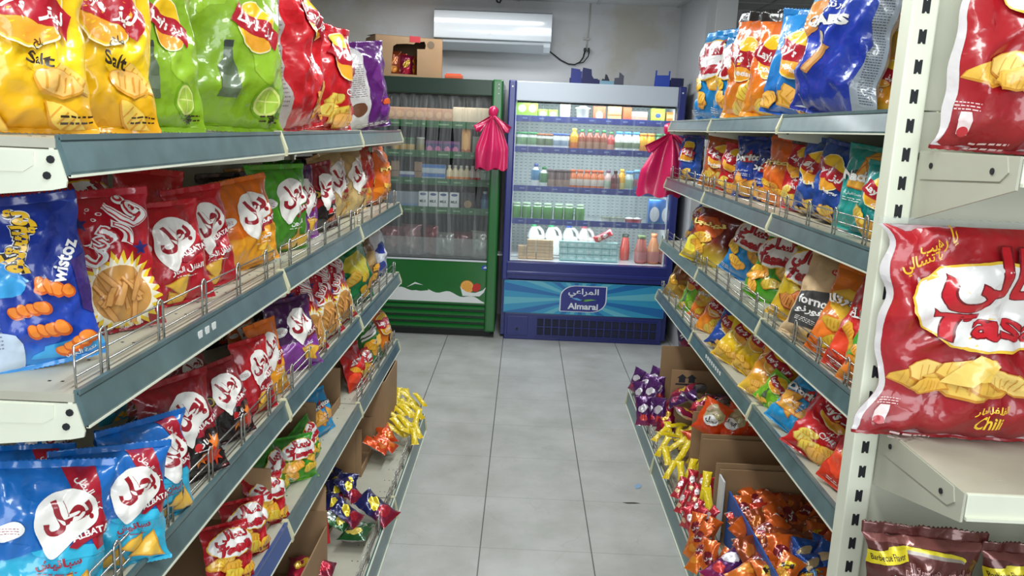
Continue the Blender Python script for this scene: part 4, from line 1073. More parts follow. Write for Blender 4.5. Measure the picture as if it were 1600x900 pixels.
put(1, 1, (1096, 204, 1154, 290), 'brownlays', .09, 214, 6, 6, 'brown-orange crisp bag with round emblem, second right shelf', 1, H2)
put(1, 1, (1122, 226, 1168, 306), 'redlays', .08, 204, 8, 4, 'red crisp bag leaning against the brown-orange bag', 1, H2)
put(1, 1, (1152, 204, 1206, 306), 'doritos', .10, 206, 0, 4, 'dark blue triangle-chip bag, farther of the pair, second right shelf', 1, H2)
put(1, 1, (1176, 236, 1216, 334), 'doritos', .08, 196, 5, 4, 'dark blue triangle-chip bag, nearer and lower of the pair', 1, H2)
put(1, 1, (1203, 208, 1238, 338), 'fritos', .08, 192, 4, 2, 'slim tall orange bag on the second right shelf', 1, H2)
put(1, 1, (1230, 216, 1272, 352), 'redlays', .09, 198, 4, 4, 'red crisp bag between slim orange bag and blue bag', 1, H2, seal_col=(30, 26, 28), sealf=.10)
put(1, 1, (1254, 212, 1304, 350), 'bluelays', .09, 196, 6, 3, 'blue crisp bag beside the red one, second right shelf', 1, H2)
put(1, 1, (1276, 208, 1336, 352), 'bluelays', .10, 190, 8, 2, 'blue crisp bag with silver side, second right shelf', 1, H2)
put(1, 1, (1300, 226, 1352, 372), 'doritos', .16, 196, 8, 2, 'dark blue bag mostly hidden behind the teal bag', 2, H2)
put(1, 1, (1318, 228, 1378, 388), 'nacho', .09, 204, 6, 4, 'teal triangle-chip bag on the second right shelf', 1, H2)
put(1, 1, (1346, 254, 1404, 400), 'teallays', .07, 204, 6, 6, 'teal crisp bag with ribbon emblem beside the slotted post', 1, H2)
H3 = 'bags along the third right shelf'
put(1, 2, (1052, 304, 1082, 368), 'skylays', .10, 196, 4, 18, 'light blue bag at far end of the third right shelf', 2, H3)
put(1, 2, (1064, 318, 1124, 414), 'ninja', .08, 212, 8, 18, 'brown, orange and yellow bag on the third right shelf', 1, H3)
put(1, 2, (1106, 326, 1156, 416), 'redorange', .10, 206, 10, 18, 'red-orange bag between the yellow-footed bag and blue bag', 1, H3)
put(1, 2, (1122, 338, 1186, 436), 'tasali_blue', .08, 208, 14, 18, 'light blue oval-emblem bag leaning on the third right shelf', 1, H3)
put(1, 2, (1160, 356, 1214, 470), 'tasali_green', .08, 214, 10, 18, 'green oval-emblem bag at the front of the third right shelf', 1, H3)
put(1, 2, (1180, 352, 1238, 440), 'tasali_green', .20, 208, 8, 18, 'green oval-emblem bag behind its green twin, third right shelf', 1, H3)
put(1, 2, (1200, 376, 1268, 506), 'tasali_yellow', .09, 214, 10, 18, 'yellow oval-emblem bag on the third right shelf', 1, H3)
put(1, 2, (1222, 402, 1312, 540), 'paper', .09, 218, 10, 18, 'beige paper-look bag with dark panel, third right shelf', 0, H3)
put(1, 2, (1262, 420, 1322, 560), 'orangepack', .08, 210, 8, 18, 'orange bag right of the beige paper-look bag', 1, H3)
put(1, 2, (1290, 440, 1352, 590), 'redpack', .08, 208, 10, 18, 'red bag near the slotted post, third right shelf', 1, H3)
put(1, 2, (1310, 494, 1372, 640), 'greenorange', .06, 210, 6, 18, 'green and orange bag half hidden by the slotted post', 1, H3)
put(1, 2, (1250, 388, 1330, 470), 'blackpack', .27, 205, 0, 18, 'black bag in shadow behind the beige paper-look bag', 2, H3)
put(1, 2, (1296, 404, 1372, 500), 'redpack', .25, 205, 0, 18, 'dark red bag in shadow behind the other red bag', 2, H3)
H4 = 'bags along the fourth right shelf'
put(1, 3, (1036, 408, 1066, 464), 'goldpack', .08, 208, 4, 24, 'gold-brown bag at far end of the fourth right shelf', 2, H4)
put(1, 3, (1058, 424, 1084, 486), 'greenlays', .07, 208, 0, 24, 'bright green bag near far end of the fourth right shelf', 2, H4)
put(1, 3, (1074, 442, 1106, 498), 'orangepack', .10, 212, 6, 26, 'small orange bag right of the bright green one', 2, H4)
put(1, 3, (1086, 454, 1124, 520), 'orangelays', .07, 216, 8, 28, 'small orange ribbon-emblem bag at the fourth shelf front', 2, H4)
put(1, 3, (1106, 456, 1150, 520), 'blackpack', .14, 208, 6, 26, 'small black bag behind the orange and blue ones', 2, H4)
put(1, 3, (1102, 484, 1142, 548), 'bluelays', .07, 212, 12, 24, 'small dark blue ribbon-emblem bag, fourth right shelf', 2, H4)
put(1, 3, (1110, 502, 1164, 576), 'yellowlays', .07, 222, 16, 30, 'yellow crisp bag lying tilted, fourth right shelf', 1, H4)
put(1, 3, (1146, 512, 1180, 586), 'yellowlays', .08, 200, 10, 26, 'second yellow crisp bag, edge-on with silver back showing', 1, H4)
put(1, 3, (1154, 546, 1212, 628), 'burger', .07, 222, 14, 32, 'orange and yellow bag between yellow and light green bags', 1, H4)
put(1, 3, (1170, 584, 1212, 662), 'greenlays', .06, 208, 20, 28, 'light green bag leaning beside the sky-blue one', 1, H4)
put(1, 3, (1192, 586, 1264, 690), 'doritos_sky', .07, 214, 18, 30, 'sky-blue triangle-chip bag lying tilted, fourth right shelf', 0, H4)
put(1, 3, (1218, 618, 1310, 744), 'redlays', .06, 222, 16, 32, 'red crisp bag with silver back, nearest full bag, fourth right shelf', 0, H4)
put(1, 3, (1284, 650, 1346, 772), 'redpack', .06, 206, 10, 28, 'red bag at the slotted post, fourth right shelf', 1, H4)
put(1, 3, (1240, 576, 1300, 660), 'bluelays', .24, 206, 6, 22, 'dark blue bag in shadow behind the sky-blue one', 2, H4)
for sd, lv, bx, ar, dx, nd, lab in (  # rear bags added, mostly in dark colours, to darken the shelf interiors
    (-1, 1, (420, 250, 470, 380), 'batal_green', .30, -20, 'green filler bag in the rear row behind the green leaf-emblem bag, second left shelf'), (-1, 1, (470, 244, 510, 350), 'darkpack', .30, -16, 'black filler bag in the rear row behind the purple bag, second left shelf'),
    (-1, 1, (520, 226, 560, 320), 'goldpack', .30, -12, 'brown-gold filler bag in the rear row behind the beige bags, second left shelf'), (-1, 2, (300, 520, 380, 640), 'batal_fire', .34, -30, 'dark red flame-print filler bag deepest in shadow, third left shelf'),
    (-1, 2, (420, 420, 470, 520), 'batal_purple', .36, -20, 'purple filler bag deep in shadow behind the black ones, third left shelf'), (-1, 2, (480, 390, 520, 480), 'sun', .30, -18, 'red filler bag in shadow behind the tilted sunburst bags, third left shelf'),
    (1, 1, (1110, 204, 1160, 280), 'goldpack', .30, 200, 'brown-gold filler bag in the rear row behind the brown-orange bag, second right shelf'), (1, 1, (1200, 206, 1250, 310), 'blackpack', .30, 200, 'black filler bag in the rear row behind the slim orange bag, second right shelf'),
    (1, 1, (1330, 214, 1390, 350), 'blackpack', .28, 200, 'black filler bag in the rear row behind the teal bags, second right shelf'), (1, 2, (1090, 312, 1140, 390), 'blackpack', .30, 200, 'black filler bag in the rear row at far end, third right shelf'),
    (1, 2, (1150, 330, 1210, 420), 'greenpack', .32, 200, 'dark green filler bag in the rear row behind the blue oval-emblem bag'), (1, 2, (1340, 420, 1410, 560), 'blackpack', .24, 200, 'black filler bag in the rear row by the slotted post, third right shelf'),
    (1, 3, (1090, 440, 1130, 500), 'brownpack', .26, 200, 'brown filler bag in the rear row behind the small orange bags, fourth right shelf'), (1, 3, (1130, 466, 1180, 540), 'blackpack', .26, 200, 'black filler bag in the rear row behind the yellow crisp bags, fourth right shelf'),
    (1, 3, (1180, 506, 1240, 600), 'greenpack', .27, 200, 'dark green filler bag in the rear row behind the orange and yellow bag'), (1, 3, (1270, 560, 1340, 690), 'blackpack', .26, 200, 'black filler bag in the rear row behind the nearest red bag, fourth right shelf')):
    put(sd, lv, bx, ar, dx, nd, 0, 3, lab, 2, 'filler bags added in the shadow of the rear rows')
settle([(v, (.62, .98, 3.60) if k[0] < 0 else (.79, 1.18, 4.11)) for k, v in SHELVED.items()])
# end frame facing the viewer ----------------------------------------
def put_end(x0, x1, ztop, zs, Y, art, nd, roll, lean, label, **kw):
    w = x1 - x0; o = make_bag(ART[art], w, ztop - zs, label, nx=34, nv=40, T=kw.pop('T', .11), **kw)
    set_bag(o, ((x0 + x1) / 2, Y, zs + .002), nd, roll, lean); return o
ART['jumbo'] = None
def jumbo(seed):
    a = .86; d = Art(a, (172, 26, 36), grad=[(0, (150, 22, 32)), (.4, (168, 24, 34)), (1, (182, 32, 42))], back=(214, 208, 210))
    d.poly([(0, 0), (.02, 0), (.035, a * .2), (.02, a * .5), (.03, a * .8), (.015, a), (0, a)], (214, 208, 210))
    for sd, x, y, k in ((1, .16, .245, .10), (2, .26, .27, .12), (3, .34, .235, .12), (4, .44, .245, .11), (5, .53, .26, .10), (6, .38, .30, .10), (7, .22, .22, .08)):
        r = .25 - .12 * sd % .7
        d.wob(x, y, k * 1.15, k * .44, (206, 140, 48), sd, r); d.wob(x, y + .004, k * 1.08, k * .38, ((244, 204, 96), (236, 186, 74), (248, 214, 120))[sd % 3], sd, r)
        for q in (-.6, -.3, 0, .3, .6): d.stroke([(x + q * k - .01, y - k * .24), (x + q * k + .012, y + k * .26)], .004, (222, 164, 66))
    d.poly([(.33, .26), (.42, .37), (.50, .33), (.44, .26)], (240, 200, 88)); d.poly([(.28, .24), (.38, .33), (.45, .30), (.38, .24)], (246, 212, 112))
    d.logo(); d.name = 'white oval emblem with red lettering'
    cx, cy = .53, .550
    d.ell(cx, cy, .435, .180, (240, 196, 60), -.03); d.ell(cx, cy, .428, .170, A_WHITE, -.03)
    d.text('تسالي', cx + .02, cy + .092, .29, (120, 10, 24), .0, .045, w=.64); d.text('تسالي', cx + .02, cy + .092, .28, (200, 24, 40), .0, .022, w=.63)
    d.text('Tasali', cx, cy - .075, .122, (120, 10, 24), -.02, .045, .08, w=.67); d.text('Tasali', cx, cy - .075, .114, (204, 30, 44), -.02, .018, .08, w=.655)
    d.body()
    d.text('يا رهيب', .20, a * .92, .07, (240, 190, 40), .35, .02, w=.17); d.text('يا تسالي', .15, a * .83, .07, (240, 190, 40), .35, .02, w=.18)
    d.text('الفلفل الحار', .46, .150, .034, (250, 210, 50), 0, .02, w=.14); d.text('Chili', .46, .105, .045, (250, 210, 50), 0, .02)
    d.poly([(.06, .05), (.095, .05), (.10, .09), (.095, .115), (.06, .115), (.055, .09)], (226, 206, 206)); d.ell(.078, .058, .018, .014, (186, 40, 50)); d.small_print(.078, .135, .08, .035, (230, 200, 200), 3, 4); d.small_print(.20, .025, .16, .03, (230, 200, 200), 2, 6)
    return d
ART['jumbo'] = jumbo(3)
put_end(.635, 1.06, 1.352, EZ[1], 1.372, 'jumbo', -92, 0, 3, 'big red bag with oval emblem on the middle shelf of the end frame', T=.088, sealf=.03, crumple=1.7, seal_mat=CLEAR_FILM)
put_end(.675, 1.105, 1.90, EZ[0], 1.365, 'jumbo', -90, 2, 2, 'big red bag on the top shelf of the end frame, cut off by frame top', T=.088, sealf=.03, crumple=1.7, seal_mat=CLEAR_FILM)
for x, Y, l in ((.603, 1.235, 'nearest the post'), (.800, 1.225, 'second from the post'), (.997, 1.235, 'third from the post')):
    put_end(x, x + .205, .838 - (.02 if x > .7 else 0), EZ[2], Y, 'brown', -92, 2, 4, f'dark brown barbecue crisp bag on bottom end shelf, {l}', T=.08, group='brown bags on the bottom end shelf', sealf=.07)

# ------------------------------------------------------------------ cardboard
M_CARD = mat('brown_cardboard', (162, 130, 96), .82, noise_amt=.10, noise_scale=6)
M_CARD_D = mat('brown_cardboard_inside', (146, 116, 86), .85, noise_amt=.08, noise_scale=6)
M_INK = mat('black_carton_ink', (40, 44, 52), .7)
M_WHITECARD = mat('white_board', (214, 216, 218), .6)
M_BLUECARD = mat('blue_board', (38, 84, 160), .5)
def carton(x0, x1, y0, y1, z0, h, label, walls='fblr', marks=False, flaps=(), yaw=0.0, hs=None, edge=None, name='cardboard_box'):
    """open carton; walls: f = towards the viewer, b = away, l / r; hs = own heights; flaps = (wall, angle, length)"""
    cx, cy = (x0 + x1) / 2, (y0 + y1) / 2
    root = empty(name, (cx, cy, z0), yaw); tag(root, label, 'cardboard box')
    w, d, t = (x1 - x0) / 2, (y1 - y0) / 2, .004; hs = hs or {}
    b = MB().box((-w, -d, 0), (w, d, t), M_CARD_D); b.build('bottom', root)
    P = {'f': ((-w, -d), (w, -d + t)), 'b': ((-w, d - t), (w, d)), 'l': ((-w, -d + t), (-w + t, d - t)), 'r': ((w - t, -d + t), (w, d - t))}
    for k in walls:
        (ax, ay), (bx, by) = P[k]; hh = hs.get(k, h)
        m = MB().box((ax, ay, t), (bx, by, hh), M_CARD); wall = m.build('side_panel', root)
        if k == 'f' and marks:
            g = MB(); y = -d - .0006
            for q in (0, 1):
                x = -w + .035 + q * .045; z = hh - .060
                g.add([(x, y, z), (x + .03, y, z), (x + .03, y, z + .022), (x + .04, y, z + .022), (x + .015, y, z + .042), (x - .01, y, z + .022), (x, y, z + .022)], [(0, 1, 2, 6), (3, 4, 5), (6, 2, 3), (5, 6, 3)], M_INK)
            g.box((-w + .02, y, hh - .072), (-w + .125, y + .0005, hh - .064), M_INK)
            g.add([(-w + .03, y, hh - .11), (-w + .065, y, hh - .105), (-w + .062, y, hh - .18), (-w + .045, y, hh - .15)], [(0, 1, 2, 3)], M_INK)
            g.build('arrow_marks', wall)
    for k, ang, ln in flaps:
        (ax, ay), (bx, by) = P[k]; hh = hs.get(k, h); a = math.radians(ang); m = MB()
        if k in 'fb':
            s = -1 if k == 'f' else 1; y = (ay if k == 'f' else by); dy, dz = s * math.sin(a) * ln, math.cos(a) * ln
            m.add([(-w + .004, y, hh), (w - .004, y, hh), (w - .012, y + dy, hh + dz), (-w + .010, y + dy, hh + dz)], [(0, 1, 2, 3)], M_CARD)
        else:
            s = -1 if k == 'l' else 1; x = (ax if k == 'l' else bx); dx, dz = s * math.sin(a) * ln, math.cos(a) * ln
            m.add([(x, -d + .004, hh), (x, d - .004, hh), (x + dx, d - .012, hh + dz), (x + dx, -d + .01, hh + dz)], [(0, 1, 2, 3)], M_CARD)
        f = m.build('flap', root); sol = f.modifiers.new('thickness', 'SOLIDIFY'); sol.thickness = .003
    return root
# right rack, floor level (deck at .085) and what stands on it
Z0 = .087
carton(.735, 1.13, 3.56, 3.86, Z0, .31, 'open brown carton with black arrow marks at far end of right floor shelf', 'fblr', True, hs={'b': .345, 'l': .05})
carton(.745, 1.13, 3.06, 3.50, Z0, .32, 'open brown carton with purple and maroon sachets on right floor shelf', 'fbr', False, hs={'f': .315, 'b': .22, 'l': .1})
carton(.725, 1.13, 2.865, 3.035, Z0, .27, 'narrow brown carton holding orange puff bags on right floor shelf', 'fbr', False, hs={'b': .3})
carton(.725, 1.15, 2.62, 2.845, Z0, .26, 'tall brown carton with torn white lining, right floor shelf', 'fbr', False, hs={'r': .22})
big = carton(.735, 1.16, 1.84, 2.605, Z0, .24, 'large open carton with blue and white inner board, heaped with orange sachets', 'br', False, hs={'b': .245, 'r': .20})
MB().box((.733, 2.535, .095), (.739, 2.60, .315), M_WHITECARD).build('white_divider', None)
wd = bpy.data.objects['white_divider']; wd.location = (0, 0, 0); tag(wd, 'upright white cardboard strip at corner of the orange sachet carton', 'cardboard strip')
bd = MB().box((.752, 1.95, .087), (.758, 2.53, .285), M_BLUECARD).build('blue_divider'); tag(bd, 'blue board standing along the aisle side of the orange heap', 'cardboard strip')
# left rack
carton(-1.03, -.555, 3.20, 3.52, Z0, .31, 'tall brown carton under the far end of the left rack', 'fblr')
carton(-1.03, -.60, 2.93, 3.17, Z0, .20, 'brown carton beside the orange sachets on the left floor shelf', 'fblr', hs={'r': .03, 'b': .16})
carton(-1.03, -.615, 2.42, 2.88, Z0, .20, 'brown carton with folded-down flap holding navy sachets, left floor shelf', 'bl', hs={'b': .215}, flaps=(('r', 158, .19),)) if False else carton(-1.03, -.615, 2.40, 2.88, Z0, .21, 'brown carton with navy and red sachets, left floor shelf', 'fbl', hs={'f': .03, 'b': .215})
carton(-1.03, -.56, 1.62, 2.22, Z0, .20, 'open brown carton nearest the viewer on the left floor shelf', 'fblr', hs={'b': .22, 'r': .17}, flaps=(('b', 30, .07),))
carton(-1.02, -.612, 1.02, 1.86, LZ[3] + .002, .035, 'low cardboard tray under the red bags, fourth left shelf', 'fblr', hs={'l': .17, 'b': .15, 'f': .05, 'r': .012}, name='cardboard_tray')
carton(-1.03, -.66, 2.00, 2.36, LZ[3] + .002, .15, 'brown carton in the middle bay of the fourth left shelf', 'fblr', hs={'r': .02, 'f': .03, 'b': .13})
carton(-1.03, -.64, 2.40, 2.745, LZ[3] + .002, .14, 'brown carton with blue bags next to the far bay, fourth left shelf', 'fblr', hs={'f': .13, 'r': .03})
carton(-1.03, -.70, 2.80, 3.05, LZ[3] + .002, .12, 'small brown carton in the far bay of the fourth left shelf', 'fblr', hs={'r': .06})
# small carton with bar code
wc = MB().bbox((-.06, -.035, 0), (.06, .035, .10), mat('red_white_board', (196, 36, 44), .5), .003); wcb = wc.build('small_box')
tag(wcb, 'small red and white carton with bar code on the left floor shelf', 'box')
lb = MB().box((-.055, -.0362, .01), (.02, -.035, .09), M_WHITECARD)
for k in range(11):
    x = -.045 + k * .0055; lb.box((x, -.0368, .045), (x + (.0014 if k % 3 else .003), -.0362, .08), M_INK)
lb.build('label', wcb); wcb.location = (-.64, 2.30, Z0 + .05); wcb.rotation_euler = (math.radians(-14), 0, math.radians(38))

# ------------------------------------------------------------------ sachets
def art_sachet(base, loz=None, word=None, a=1.5, low=None, wc=A_WHITE, mat=None, dots=None, seed=1):
    d = Art(a, base, grad=[(0, low or base), (.5, base), (1, base)], mat=mat or FOIL, back=(196, 196, 200))
    if dots:
        d.wob(.5, a * .28, .30, .22, dots, seed)
    if loz: d.wob(.48, a * .60, .34, .20 * a / 1.5, loz, seed + 3, .6, 12, .22)
    if word: d.text(word, .5, a * .58, .20, wc, .35, .05, w=.52)
    return d
SA = dict(
    yellow=art_sachet((232, 204, 30), None, None, 3.2, (222, 190, 24), mat=FILM, dots=(242, 220, 70), seed=1),
    orange=art_sachet((218, 98, 30), (126, 26, 40), 'بطل', 2.3, (232, 126, 40), dots=(240, 150, 50), seed=2),
    orange_flat=art_sachet((226, 84, 28), None, None, 1.3, (214, 66, 24), dots=(236, 120, 40), seed=3),
    brown=art_sachet((150, 66, 30), (200, 110, 40), None, 1.5, (120, 44, 24), dots=(232, 150, 60), seed=4),
    lime=art_sachet((196, 50, 30), (200, 206, 80), None, 1.4, (206, 60, 30), dots=(206, 214, 90), seed=5),
    letter=art_sachet((214, 104, 34), (236, 196, 40), 'H', 1.3, (190, 70, 30), (50, 30, 20), dots=(240, 170, 60), seed=6),
    purple=art_sachet((84, 34, 104), (232, 226, 236), None, 1.8, (150, 30, 90), dots=(216, 60, 60), seed=7),
    maroon=art_sachet((146, 24, 62), (226, 180, 60), None, 1.3, (120, 20, 50), dots=(206, 40, 70), seed=8),
    violet=art_sachet((74, 28, 92), None, 'S', 1.4, (60, 22, 80), dots=(150, 40, 90), seed=9),
    pink=art_sachet((190, 40, 56), (236, 220, 222), None, 2.4, (206, 60, 70), dots=(240, 200, 160), seed=10),
    navy=art_sachet((32, 34, 92), (230, 206, 50), None, 1.4, (150, 26, 44), dots=(170, 30, 50), seed=11),
    green=art_sachet((30, 92, 44), (190, 200, 196), None, 1.5, (24, 80, 36), dots=(220, 200, 90), seed=12),
    blue=art_sachet((36, 92, 186), (214, 190, 150), None, 1.3, (30, 80, 170), dots=(120, 170, 220), seed=13),
    puff=art_sachet((226, 76, 26), None, None, 1.15, (220, 70, 24), seed=14),
)
def _puff():
    a = 1.15; d = Art(a, (226, 74, 26), grad=[(0, (214, 62, 22)), (1, (230, 84, 30))])
    d.wob(.5, a * .60, .36, .36, (196, 178, 136), 2); d.chips(.5, a * .66, .5, 6, 3, (206, 186, 140), (176, 150, 104))
    d.ell(.5, a * .46, .27, .17, A_WHITE); d.text('البطل', .5, a * .48, .16, (40, 24, 30), 0, .05, w=.42); return d
SA['puff'] = _puff()
_SM = {}
def sachet(kind, w, label, group, v=0):
    key = (kind, v)
    if key not in _SM:
        a = SA[kind]; body, logo, F, B = bag_mesh(a, w, w * a.a, w * (.34 if a.a < 2 else .5), 900 + v * 7 + len(_SM), 10, 14, 1.5, 0, split=False, pinch=.16, step=.0003)
        _SM[key] = (body, w)
    me, w0 = _SM[key]; o = link('snack_sachet', me); s = w / w0; o.scale = (s, s, s); tag(o, label, 'snack sachet', group); return o
RND = random.Random(42)
def drop(kinds, quad, zc, nu, nv, w, label, group, lie=75, yaw=(-180, 180), zback=0.0, jit=.30, yawbase=None):
    """sachets tossed into an area: quad = its four corners as seen (far-left, far-right, near-right, near-left) at height zc"""
    C = [at_z(p[0], p[1], zc) for p in quad]
    kk = 0
    for i in range(nu):
        for j in range(nv):
            u, v = (i + .5 + RND.uniform(-jit, jit)) / nu, (j + .5 + RND.uniform(-jit, jit)) / nv
            P = (C[0] * (1 - u) + C[1] * u) * (1 - v) + (C[3] * (1 - u) + C[2] * u) * v
            k = kinds[kk % len(kinds)]; kk += 1
            lab = label[k] if isinstance(label, dict) else label
            grp = group + ', ' + k.replace('_', ' ') if isinstance(label, dict) else group
            o = sachet(k, w * RND.uniform(.9, 1.1), lab, grp, RND.randint(0, 2))
            h = SA[k].a * w
            R = Matrix.Rotation(math.radians(RND.uniform(*yaw)), 4, 'Z') @ Matrix.Rotation(math.radians(-(lie + RND.uniform(-18, 14))), 4, 'X') @ Matrix.Rotation(math.radians(RND.uniform(-25, 25)), 4, 'Y')
            sc = o.scale.x
            o.matrix_world = Matrix.Translation(P + Vector((0, 0, zback * (1 - v) + RND.uniform(-.008, .012)))) @ R @ Matrix.Scale(sc, 4) @ Matrix.Translation((0, 0, -h / sc / 2))
drop(['purple'], [(985, 590), (1032, 588), (1036, 656), (1004, 660)], .20, 3, 3, .075, 'purple, white and red sachet crammed at the far aisle corner of the right floor shelf', 'purple sachets at the far corner', 25, (-50, 0))
drop(['maroon', 'violet', 'maroon'], [(1052, 606), (1140, 596), (1160, 645), (1070, 650)], .30, 4, 3, .095, {'maroon': 'maroon sachet heaped in the carton behind the orange puff bags', 'violet': 'violet sachet heaped in the carton behind the orange puff bags'}, 'sachets in the purple carton', 55)
drop(['maroon'], [(1030, 640), (1052, 640), (1056, 664), (1036, 668)], .17, 1, 2, .085, 'maroon sachet in front of the purple ones, beside the yellow sticks', 'maroon sachets at the guard', 40, (-60, 20))
drop(['yellow'], [(1026, 672), (1080, 660), (1096, 738), (1046, 752)], .165, 4, 4, .034, 'slim yellow stick sachet piled on the right floor shelf', 'yellow stick sachets on the right', 62, (-60, -10))
drop(['yellow'], [(1028, 662), (1064, 655), (1066, 676), (1034, 684)], .19, 1, 2, .036, 'slim yellow stick sachet lying across the top of the right yellow pile', 'yellow sticks lying crosswise', 85, (60, 110))
drop(['orange_flat'], [(1058, 668), (1112, 664), (1112, 704), (1062, 706)], .19, 1, 1, .105, 'single plain orange sachet beside the right yellow sticks', 'plain orange sachet', 60, (-30, 0), jit=.05)
drop(['puff'], [(1092, 640), (1190, 636), (1196, 672), (1098, 684)], .385, 3, 1, .125, 'orange puff bag with cream label, standing in the narrow carton', 'orange puff bags in the narrow carton', 15, (-40, -10), jit=.12)
drop(['pink'], [(1056, 755), (1106, 742), (1116, 815), (1072, 832)], .18, 3, 4, .040, 'red and white stick sachet packed by the guard, right floor shelf', 'red stick sachets at the guard', 40, (-60, 0))
drop(['yellow'], [(1086, 752), (1104, 750), (1116, 800), (1100, 806)], .22, 1, 2, .032, 'yellow stick sachet among the red and white ones', 'yellow sticks among the red', 35, (-40, 10))
drop(['orange'], [(1080, 826), (1106, 820), (1138, 895), (1096, 905)], .18, 2, 4, .052, 'orange stick sachet with dark red lozenge, by the guard', 'orange stick sachets at the guard', 40, (-60, 0))
BIGL = {'orange': 'orange sachet with dark red lozenge, heaped in the large carton', 'brown': 'orange-brown sachet heaped in the large carton', 'lime': 'orange sachet with lime-yellow patch, heaped in the large carton', 'letter': 'orange sachet with yellow disc and dark letter, heaped in the large carton'}
drop(['orange', 'lime', 'brown', 'orange', 'brown', 'letter', 'lime'], [(1150, 812), (1240, 762), (1318, 856), (1186, 912)], .205, 7, 7, .075, BIGL, 'heap in the large carton', 55, (-80, 30), zback=.02)
drop(['brown', 'orange', 'letter'], [(1150, 860), (1290, 830), (1300, 905), (1190, 915)], .24, 4, 3, .080, BIGL, 'heap in the large carton', 65, (-80, 30))
drop(['blue'], [(1246, 868), (1300, 852), (1304, 898), (1256, 904)], .25, 2, 2, .085, 'blue sachet at the post end of the orange heap', 'blue sachets beside the orange heap', 50, (-60, 10))
drop(['purple'], [(1112, 876), (1150, 870), (1158, 896), (1122, 902)], .20, 1, 1, .08, 'single purple sachet beneath the blue board', 'single purple sachet', 60, (-60, -40), jit=.05)
drop(['yellow'], [(608, 606), (662, 622), (652, 692), (604, 668)], .165, 5, 5, .034, 'slim yellow stick sachet piled at the far end of the left floor shelf', 'yellow stick sachets on the left', 66, (10, 80))
drop(['orange_flat'], [(568, 664), (606, 670), (626, 704), (576, 704)], .16, 2, 2, .080, 'orange sachet in the low pile on the left floor shelf', 'orange sachets on the left', 60, (0, 90))
drop(['navy'], [(502, 742), (556, 744), (548, 812), (496, 800)], .18, 3, 3, .075, 'navy and red sachet heaped in the left floor carton', 'navy sachets in the left carton', 50, (-20, 90))
drop(['navy'], [(568, 786), (604, 780), (604, 812), (574, 822)], .125, 1, 1, .10, 'single navy, yellow and red sachet lying on the left floor shelf', 'single navy sachet', 75, (40, 60), jit=.05)
drop(['green'], [(540, 806), (574, 806), (574, 852), (546, 852)], .125, 1, 1, .095, 'green sachet lying with silver back up on the left floor shelf', 'silver-backed green sachet', 105, (10, 30), jit=.05)
drop(['green'], [(486, 800), (528, 800), (526, 830), (490, 832)], .17, 2, 1, .075, 'green sachet spilling over the edge of the left floor carton', 'green sachets on the left', 60, (0, 90))
drop(['maroon'], [(450, 870), (520, 870), (510, 905), (440, 905)], .16, 2, 1, .085, 'maroon sachet lying deep in the near left carton', 'maroon sachets in the near left carton', 70, (0, 90))
drop(['violet'], [(1056, 505), (1082, 512), (1086, 540), (1064, 545)], .445, 1, 1, .12, 'dark sachet standing in shadow on top of the far right carton', 'dark sachet in shadow', 10, (-60, -40), jit=.05)

# ------------------------------------------------------------------ coolers at the end of the aisle
FY = 5.45
M_GREEN = mat('green_cooler_enamel', (22, 104, 40), .28, coat=.5, noise_amt=.05)
M_GDARK = mat('dark_green_header', (16, 50, 34), .4, coat=.15)
M_NAVY = mat('navy_cooler_enamel', (34, 44, 120), .3, coat=.4)
M_NAVY_D = mat('deep_navy_enamel', (28, 38, 112), .35, coat=.3)
M_WHITE = mat('white_enamel', (214, 220, 224), .3, coat=.3)
M_LINER_D = mat('dark_liner', (54, 62, 60), .5)
M_BLACK = mat('black_plastic', (20, 22, 24), .5)
M_SHELFG = mat('green_shelf_strip', (28, 88, 46), .35)
M_SHELFB = mat('blue_shelf_strip', (40, 56, 140), .35)
M_GLASSY = clear_mat('clear_riser', .16, (.93, .96, .95), .05)
def perforated(name, c, hole):
    m = bpy.data.materials.new(name); m.use_nodes = True; nt = m.node_tree; b = nt.nodes['Principled BSDF']; b.inputs['Roughness'].default_value = .4
    g = nt.nodes.new('ShaderNodeNewGeometry'); sx = nt.nodes.new('ShaderNodeSeparateXYZ'); nt.links.new(g.outputs['Position'], sx.inputs[0])
    def M(op, a, v=0.0):
        n = nt.nodes.new('ShaderNodeMath'); n.operation = op; nt.links.new(a, n.inputs[0])
        if hasattr(v, 'links'): nt.links.new(v, n.inputs[1])
        else: n.inputs[1].default_value = v
        return n.outputs[0]
    a = M('LESS_THAN', M('FRACT', M('DIVIDE', sx.outputs['X'], .036)), .48); z = M('LESS_THAN', M('FRACT', M('DIVIDE', sx.outputs['Z'], .024)), .16)
    f = M('MULTIPLY', a, z); mx = nt.nodes.new('ShaderNodeMixRGB'); nt.links.new(f, mx.inputs[0]); mx.inputs[1].default_value = (*lin(c), 1); mx.inputs[2].default_value = (*lin(hole), 1)
    nt.links.new(mx.outputs[0], b.inputs['Base Color']); return m
M_PERF = perforated('perforated_white_back', (216, 228, 230), (112, 128, 136))
